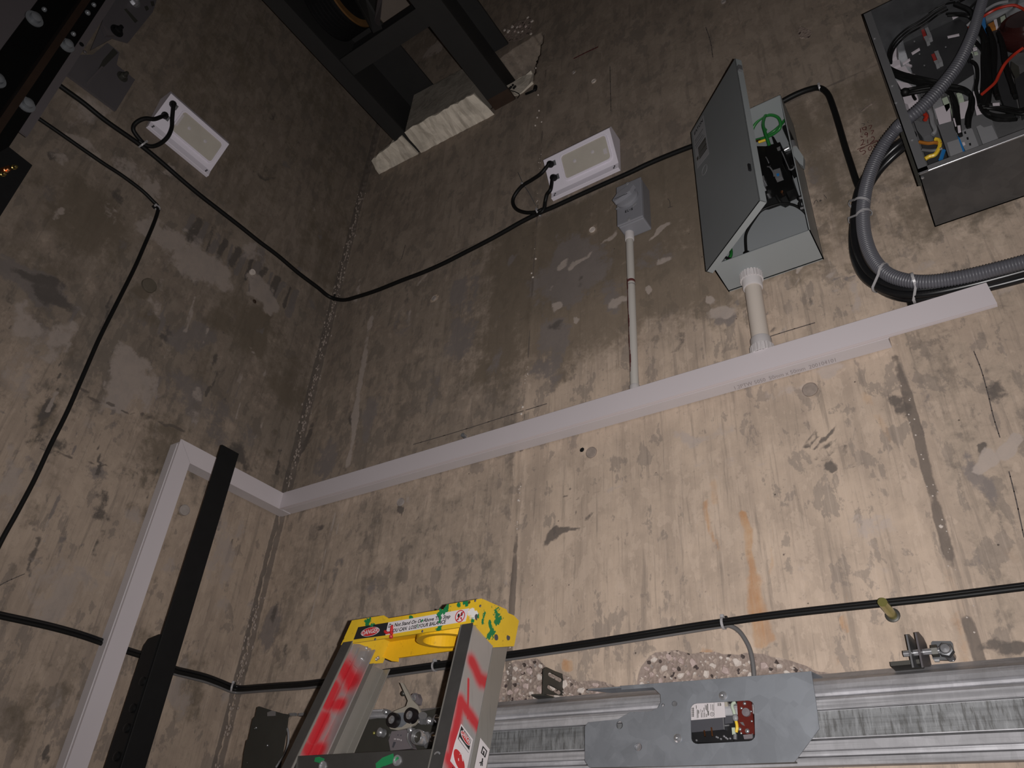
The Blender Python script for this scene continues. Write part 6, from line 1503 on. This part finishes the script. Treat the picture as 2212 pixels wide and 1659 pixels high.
cen2 = C7(1463, 285); r2 = .0098
cr_ = lambda r: [Vector((cen2.x + r * math.cos(a), yo, cen2.z + r * math.sin(a))) for a in [2 * math.pi * i / 24 for i in range(24)]]
obj('no_step_ring', MB().frame(cr_(r2), cr_(r2 * .86), (0, .0004, 0)).obox((cen2.x, yo + .0001, cen2.z), (r2 * .62, 0, r2 * .62), (0, .0002, 0), (-.0006, 0, .0006)), 'print_red', cap)
fm = MB()
for s in (-1, 1):
    fm.ball((cen2.x + s * .0030, yo + .0002, cen2.z + .0022 + s * .0008), .0030, 10, (.75, .08, 1.1)); fm.ball((cen2.x + s * .0030 - .0005, yo + .0002, cen2.z - .0038 + s * .0006), .0018, 8, (.9, .1, .9))
obj('footprints', fm, 'print_black', cap)
for a, b, w in (((655, 400), (650, 500), .0022), ((640, 470), (660, 500), .0025), ((570, 465), (600, 495), .0022), ((640, 520), (655, 545), .0028), ((610, 480), (625, 488), .0016), ((1480, 300), (1490, 335), .0008)):
    p = C7(*a); q = C7(*b); p.y = q.y = yo - .0009; obj('red_dab', MB().tube([p, p.lerp(q, .5), q], [w, w * 1.3, w * .7], 8), 'print_red', cap)
M['paint_green'] = simple('paint_green', (.015, .17, .06), .4)
for a, b, w in (((1250, 205), (1205, 290), .0052), ((1300, 200), (1260, 250), .0042), ((1230, 290), (1218, 370), .0026), ((1010, 335), (1020, 350), .0028), ((400, 395), (430, 402), .0024), ((1235, 240), (1290, 240), .0040), ((960, 380), (965, 430), .0006)):
    p = C7(*a); q = C7(*b); p.y = q.y = yo - .0006 - .00006 * ((a[0] + b[1]) % 11)
    n = 9; L = []
    for i in range(n + 1): t = i / n; L.append((p.lerp(q, t), w * (.6 + .5 * abs(math.sin(i * 2.1 + p.x * 90)))))
    u = (q - p).normalized(); v = Vector((-u.z, 0, u.x))
    poly = [c + v * r for c, r in L] + [c - v * r * (.7 + .4 * math.sin(i)) for i, (c, r) in enumerate(L[::-1])]
    obj('green_dab', MB().prism(poly, (0, .0003, 0)), 'paint_green', cap)
for x, y in ((1700, 160), (445, 558), (1008, 463), (1640, 98)): obj('cap_rivet', MB().ball(C7(x, y, yL - .0002), .0022, 8, (1, .5, 1)), 'switch_dark', cap)
hl = MB()
for x, y in ((1762, 325), (1915, 415), (1890, 535), (2033, 535), (1660, 295)):
    c = CX(x, y); hl.lathe(c - Vector((.0005, 0, 0)), (1, 0, 0), [(.0048, 0), (.0048, .0012), (0, .0013)], 14)
obj('cap_rivets', hl, 'switch_dark', cap)
# rails
leanF, leanR, spl = .30, -.30, .09
Lz = z_b + .004
reds_l = []; 
def rail(name, x_top, side, y_top, ztop, lean, depth, fw, mat, th=.0028):
    # side -1: left rail, flanges point +x ; side +1: right rail, flanges point -x
    dz = ztop - ZF; dn = Vector((side * spl * dz, lean * dz, -dz))
    o = Vector((x_top, y_top, ztop)); f = -side
    sec = [(0, 0), (f * fw, 0), (f * fw, th), (f * th, th), (f * th, depth - th), (f * fw, depth - th), (f * fw, depth), (0, depth)]
    return obj(name, MB().prism([o + Vector((a, b, 0)) for a, b in sec], dn), mat, ld, .0006)
# measured left web line and right web line
xlr = xl_ + .003; xrr = xr_ - .005
webL = lambda px, py: pP(px, py, (xlr + .003, 0, Lz), (1, 0, -spl))          # left rail: x grows with z
webR = lambda px, py: pP(px, py, (xrr, 0, Lz), (1, 0, spl))
C2 = lambda x, y: (500 + x / 3.352, 1260 + y / 3.352)
k2 = 3.352 / 1.924
rl = [((470, 360), (495, 400), .030), ((430, 430), (400, 500), .018), ((500, 420), (490, 470), .012), ((490, 400), (486, 470), .006), ((420, 505), (490, 500), .016), ((385, 560), (340, 650), .018), ((320, 690), (400, 700), .020), ((400, 660), (440, 590), .012)]
rl = [((a[0] * k2, a[1] * k2), (b_[0] * k2, b_[1] * k2), r_ * 1.4) for a, b_, r_ in rl]
caps_l = [(rel(webL(*C2(*a))), rel(webL(*C2(*b))), r) for a, b, r in rl]
rrd = [((1000, 325), (1035, 400), .018), ((1035, 395), (1085, 430), .018), ((955, 490), (925, 640), .016), ((960, 500), (1040, 620), .015), ((925, 640), (915, 720), .020), ((985, 400), (982, 560), .004), ((905, 730), (940, 800), .022)]
rrd = [((a[0] * k2, a[1] * k2), (b_[0] * k2, b_[1] * k2), r_ * 1.45) for a, b_, r_ in rrd]
caps_r = [(rel(webR(*C2(*a))), rel(webR(*C2(*b))), r * .8) for a, b, r in rrd]
M['rail_left'] = mat_aluminium('rail_aluminium_left', caps_l, base=(.36, .34, .335))
M['rail_right'] = mat_aluminium('rail_aluminium_right', caps_r)
M['rail_rear'] = mat_aluminium('rail_aluminium_rear', [], base=(.30, .285, .26))
M['rail_flange'] = simple('rail_flange_dark', (.085, .082, .08), .35, .5, var=.25, scale=30)
M['step_dark'] = simple('step_tread_dark', (.05, .047, .044), .5, .3, var=.25, scale=20)
dF = .058
obj_l = rail('front_rail', xlr, -1, yL + .001, Lz, -leanF, dF, .024, 'rail_left')
obj_r = rail('front_rail', xrr, 1, yL + .001, Lz, -leanF, dF, .026, 'rail_right')
for side, xt, f in ((-1, xlr, 1), (1, xrr, -1)):
    dz = Lz - ZF; dn = Vector((side * spl * dz, -leanF * dz, -dz)); o = Vector((xt, yL, Lz))
    obj('flange_face', MB().prism([o + Vector((a, b, 0)) for a, b in ((f * .001, 0), (f * .023, 0), (f * .023, .0012), (f * .001, .0012))], dn), 'rail_flange', ld, label='dark front flange')  # darker strip laid over the front flange of each rail
    obj('flange_edge', MB().prism([o + Vector((a, b, 0)) for a, b in ((f * .0236, -.0004), (f * .0254, -.0004), (f * .0254, .003), (f * .0236, .003))], dn), 'rail_rear', ld)
    obj('web_rib', MB().prism([o + Vector((a, b, 0)) for a, b in ((f * .0026, .036), (f * .0075, .036), (f * .0075, .040), (f * .0026, .040))], dn), 'rail_left' if side < 0 else 'rail_rear', ld)
yR = yL + dF + .004
rail('rear_rail', xlr + .004, -1, yR, Lz - .022, leanR, .044, .018, 'rail_rear')
rail('rear_rail', xrr - .002, 1, yR, Lz - .004, leanR, .038, .018, 'rail_rear')
gus = MB(); gus.prism([webL(*C2(880, 440)), webL(*C2(990, 440)), webL(*C2(1020, 455)), webL(*C2(930, 640)), webL(*C2(850, 560))], (.0016, 0, 0))
obj('gusset', gus, 'rail_left', ld)
for x, y in ((975, 470), (942, 545), (1058, 540), (1045, 550)):
    obj('rivet', MB().ball(webL(*C2(x, y)) + Vector((.002, 0, 0)), .0034, 10, (.6, 1, 1)), 'chrome', ld)
# labels on the right rail
def sticker(pts, mat, off, name='rail_label'): return obj(name, MB().prism([webR(*p) + Vector((off, 0, 0)) for p in pts], (.0004, 0, 0)), mat, ld)
K = lambda x, y: (940 + x / 10.43, 1500 + y / 10.43)
sticker([K(575, 665), K(840, 1015), K(700, 1700), K(640, 1900), K(330, 1500), K(430, 1100)], 'label_white', .0006)
sticker([K(572, 715), K(792, 1030), K(735, 1318), K(500, 1000)], 'print_black', .0012, 'danger_panel')
def osk(cx, cy, ax, bx, r, off, mat, n=24, nm='red_oval'):
    P = []
    for i in range(n):
        a = 2 * math.pi * i / n; P.append(K(cx + ax[0] * math.cos(a) + bx[0] * math.sin(a), cy + ax[1] * math.cos(a) + bx[1] * math.sin(a)))
    return sticker(P, mat, off, nm)
osk(660, 985, (100, 160), (32, -60), 1, .0016, 'label_white', nm='oval_rim'); osk(660, 985, (92, 148), (28, -52), 1, .0020, 'print_red')
sticker([K(525, 962), K(742, 1262), K(733, 1312), K(512, 1005)], 'label_white', .0016, 'label_bar')
def web_text(s, pa, pb, size, off, mat):
    a = webR(*K(*pa)); b = webR(*K(*pb)); r = (b - a); L = r.length; r.normalize(); nn = Vector((1, 0, spl)).normalized(); u = nn.cross(r)
    tm = text_mb(s, size, (0, 0, 0), (1, 0, 0), (0, 1, 0), 0, 0, bold=.0002); w = max(p.x for p in tm.v)
    t2 = MB(); t2.add([a + r * (p.x * L / w) + u * p.y + nn * off for p in tm.v], tm.f); obj('lettering', t2, mat, ld)
web_text('DANGER', (575, 855), (755, 1110), .011, .0030, 'label_white')
osk(520, 1480, (120, 240), (60, -130), 1, .0014, 'label_white', nm='oval_rim'); osk(515, 1485, (112, 225), (52, -115), 1, .0018, 'print_red')
wr_ = MB()
for q in (([(560, 1330), (580, 1325), (600, 1500), (590, 1510)]), ([(515, 1345), (580, 1325), (585, 1335), (520, 1355)]), ([(490, 1440), (500, 1440), (505, 1500), (495, 1500)])): wr_.prism([webR(*K(*p)) + Vector((.0022, 0, 0)) for p in q], (.0003, 0, 0))
obj('label_print', wr_, 'label_white', ld)
wb_ = MB(); wb_.prism([webR(*K(*p)) + Vector((.0012, 0, 0)) for p in [(375, 1630), (392, 1640), (385, 1700), (365, 1690)]], (.0003, 0, 0)); obj('label_print', wb_, 'print_black', ld)
webR2 = lambda px, py: pP(px, py, (xrr - .002, 0, Lz), (1, 0, spl))
def st2(pts, mat, off, nm): return MB().prism([webR2(*K(*p)) + Vector((off, 0, 0)) for p in pts], (.0004, 0, 0))
obj('rail_label', st2([(1010, 985), (1215, 1240), (1125, 1700), (870, 1700)], 'label_white', .0006, ''), 'label_white', ld)
ic = MB()
for q in ([(1055, 1165), (1075, 1185), (1030, 1330), (1015, 1310)], [(1065, 1165), (1155, 1275), (1148, 1300), (1060, 1190)], [(1140, 1270), (1155, 1280), (1110, 1430), (1095, 1400)], [(1020, 1295), (1085, 1370), (1080, 1390), (1015, 1320)], [(1065, 1270), (1095, 1285), (1085, 1380), (1060, 1350)], [(1085, 1380), (1110, 1400), (1105, 1425), (1085, 1410)],
          [(1040, 1440), (1065, 1440), (1055, 1520), (1030, 1520)], [(980, 1530), (1060, 1500), (1062, 1520), (985, 1555)], [(1010, 1540), (1030, 1540), (1020, 1610), (1000, 1610)], [(1035, 1530), (1055, 1530), (1052, 1615), (1035, 1615)]):
    ic.prism([webR2(*K(*p)) + Vector((.0012, 0, 0)) for p in q], (.0003, 0, 0))
obj('pictogram', ic, 'print_black', ld)
# steps
d_ = ray(795, 1625); kk = d_[1] / d_[2]
zst = (yL - leanF * z_b) / (kk - leanF)
for i in range(5):
    z = zst - .300 * i
    if z < ZF + .1: break
    y = yL - leanF * (z_b - z); a = xlr - spl * (Lz - z) + .004; b = xrr + spl * (Lz - z) - .004
    st = obj('step', MB().box((a, y - .001, z - .062), (b, y + .002, z)).box((a, y, z - .006), (b, y + .075, z)), 'step_dark', ld, .0008)
    if i == 0:
        for px, py in ((698, 1655), (859, 1643), (628, 1657), (946, 1636)):
            c = pY(px, py, y - .001); obj('step_rivet', MB().lathe(c, (0, -1, 0), [(.0072, 0), (.0072, .0022), (.0050, .0028), (.0045, .0005), (0, .0004)], 18), 'chrome', st)
        for a_, b_, w in (((812, 1655), (850, 1632), .006), ((830, 1650), (862, 1634), .004), ((680, 1640), (700, 1642), .004)):
            p = pY(*a_, y - .0014 - w * .06); q = pY(*b_, y - .0014 - w * .06); u = (q - p).normalized(); v = Vector((-u.z, 0, u.x))
            obj('green_dab', MB().prism([p + v * w * .6, p.lerp(q, .4) + v * w, q + v * w * .5, q - v * w * .6, p.lerp(q, .6) - v * w * 1.1, p - v * w * .8], (0, .0003, 0)), 'paint_green', st)

# ================================================================== MARKS ON THE WALL
def strokes(name, polys, w, mat, parent, conv, nrm):
    mb = MB()
    for P in polys:
        pts = smooth_path([conv(*p) for p in P], 4); n = Vector(nrm)
        for a, b in zip(pts, pts[1:]):
            d = b - a
            if d.length < 1e-6: continue
            mb.obox((a + b) / 2 + n * .0012, d * .6, d.cross(n).normalized() * w, n * .0003)
    return obj(name, mb, mat, parent)
N = lambda x, y: pY(1840 + x / 16.59, 250 + y / 16.59, D)
num = [[(310, 470), (325, 610)], [(370, 450), (420, 520), (500, 500), (520, 420), (440, 430), (380, 460)], [(515, 410), (515, 525)], [(600, 380), (720, 360), (655, 490)],
       [(570, 640), (510, 610), (470, 680), (530, 700), (575, 640), (550, 780)], [(690, 555), (785, 540), (720, 675)], [(335, 740), (345, 775), (410, 770)],
       [(325, 910), (400, 870), (430, 910), (390, 1020), (320, 1080), (400, 1050), (490, 1030)], [(575, 870), (580, 1000)], [(700, 790), (770, 765), (820, 820), (760, 920), (670, 1000), (780, 930), (930, 900)],
       [(205, 1220), (480, 1110), (760, 990), (1060, 880)], [(300, 1180), (560, 1080), (930, 925)], [(460, 1150), (310, 1215), (300, 1280), (340, 1300), (430, 1260), (495, 1290), (470, 1360), (390, 1405)], [(660, 1100), (600, 1170), (610, 1240), (670, 1250), (725, 1180), (715, 1110), (660, 1095)], [(900, 1050), (830, 1050), (795, 1100), (830, 1130), (905, 1050), (900, 1195)]]
strokes('handwritten_sum', num, .0007, 'marker_red', wall_back, N, (0, -1, 0))
strokes('faint_digits', [[(575, 220), (580, 255), (610, 262)], [(700, 185), (715, 200)], [(360, 290), (430, 300), (475, 315), (430, 360)], [(590, 200), (620, 185)]], .00045, 'pencil', wall_back, N, (0, -1, 0))
Q = lambda x, y: pY(1600 + x / 5.53, 200 + y / 5.53, D)
strokes('pencil_scribble', [[(875, 1340), (890, 1300), (910, 1290), (920, 1310)], [(940, 1300), (960, 1285), (950, 1305), (970, 1290)], [(995, 1225), (1020, 1255), (1028, 1270)]], .0006, 'pencil', wall_back, Q, (0, -1, 0))
strokes('pencil_line', [[(895, 966), (985, 940), (1080, 910), (1180, 879)], [(1640, 741), (1700, 722), (1760, 704)]], .0009, 'pencil', wall_back, lambda a, b: pY(a, b - 6, D), (0, -1, 0))
strokes('red_dash', [[(1240, 127), (1268, 113), (1292, 102)]], .0028, 'marker_red', wall_back, lambda a, b: pY(a, b, D), (0, -1, 0))
strokes('pencil_figure', [[(1443, 430), (1447, 436), (1448, 448)], [(1443, 449), (1453, 447)]], .0007, 'pencil', wall_back, lambda a, b: pY(a, b, D), (0, -1, 0))
strokes('dark_drip', [[(1318, 145), (1319, 190), (1320, 240)], [(1525, 60), (1535, 90), (1540, 124)], [(876, 530), (868, 560)]], .0010, 'pencil', wall_back, lambda a, b: pY(a, b, D), (0, -1, 0))
strokes('wall_crack', [[(2104, 760), (2120, 800), (2134, 850), (2146, 900), (2160, 945)], [(2180, 1020), (2195, 1080), (2212, 1160)]], .0008, 'pencil', wall_back, lambda a, b: pY(a, b, D), (0, -1, 0))
strokes('pencil_arc', [[(-10, 1270), (15, 1256), (52, 1240)]], .0008, 'pencil', wall_left, lambda a, b: pX(a, b, LX), (1, 0, 0))

# lift the whole scene so that the shaft floor is z = 0
for o in list(bpy.data.objects):
    if o.parent is None and o.type in {'MESH', 'EMPTY'}: o.location.z += FLOOR_DROP
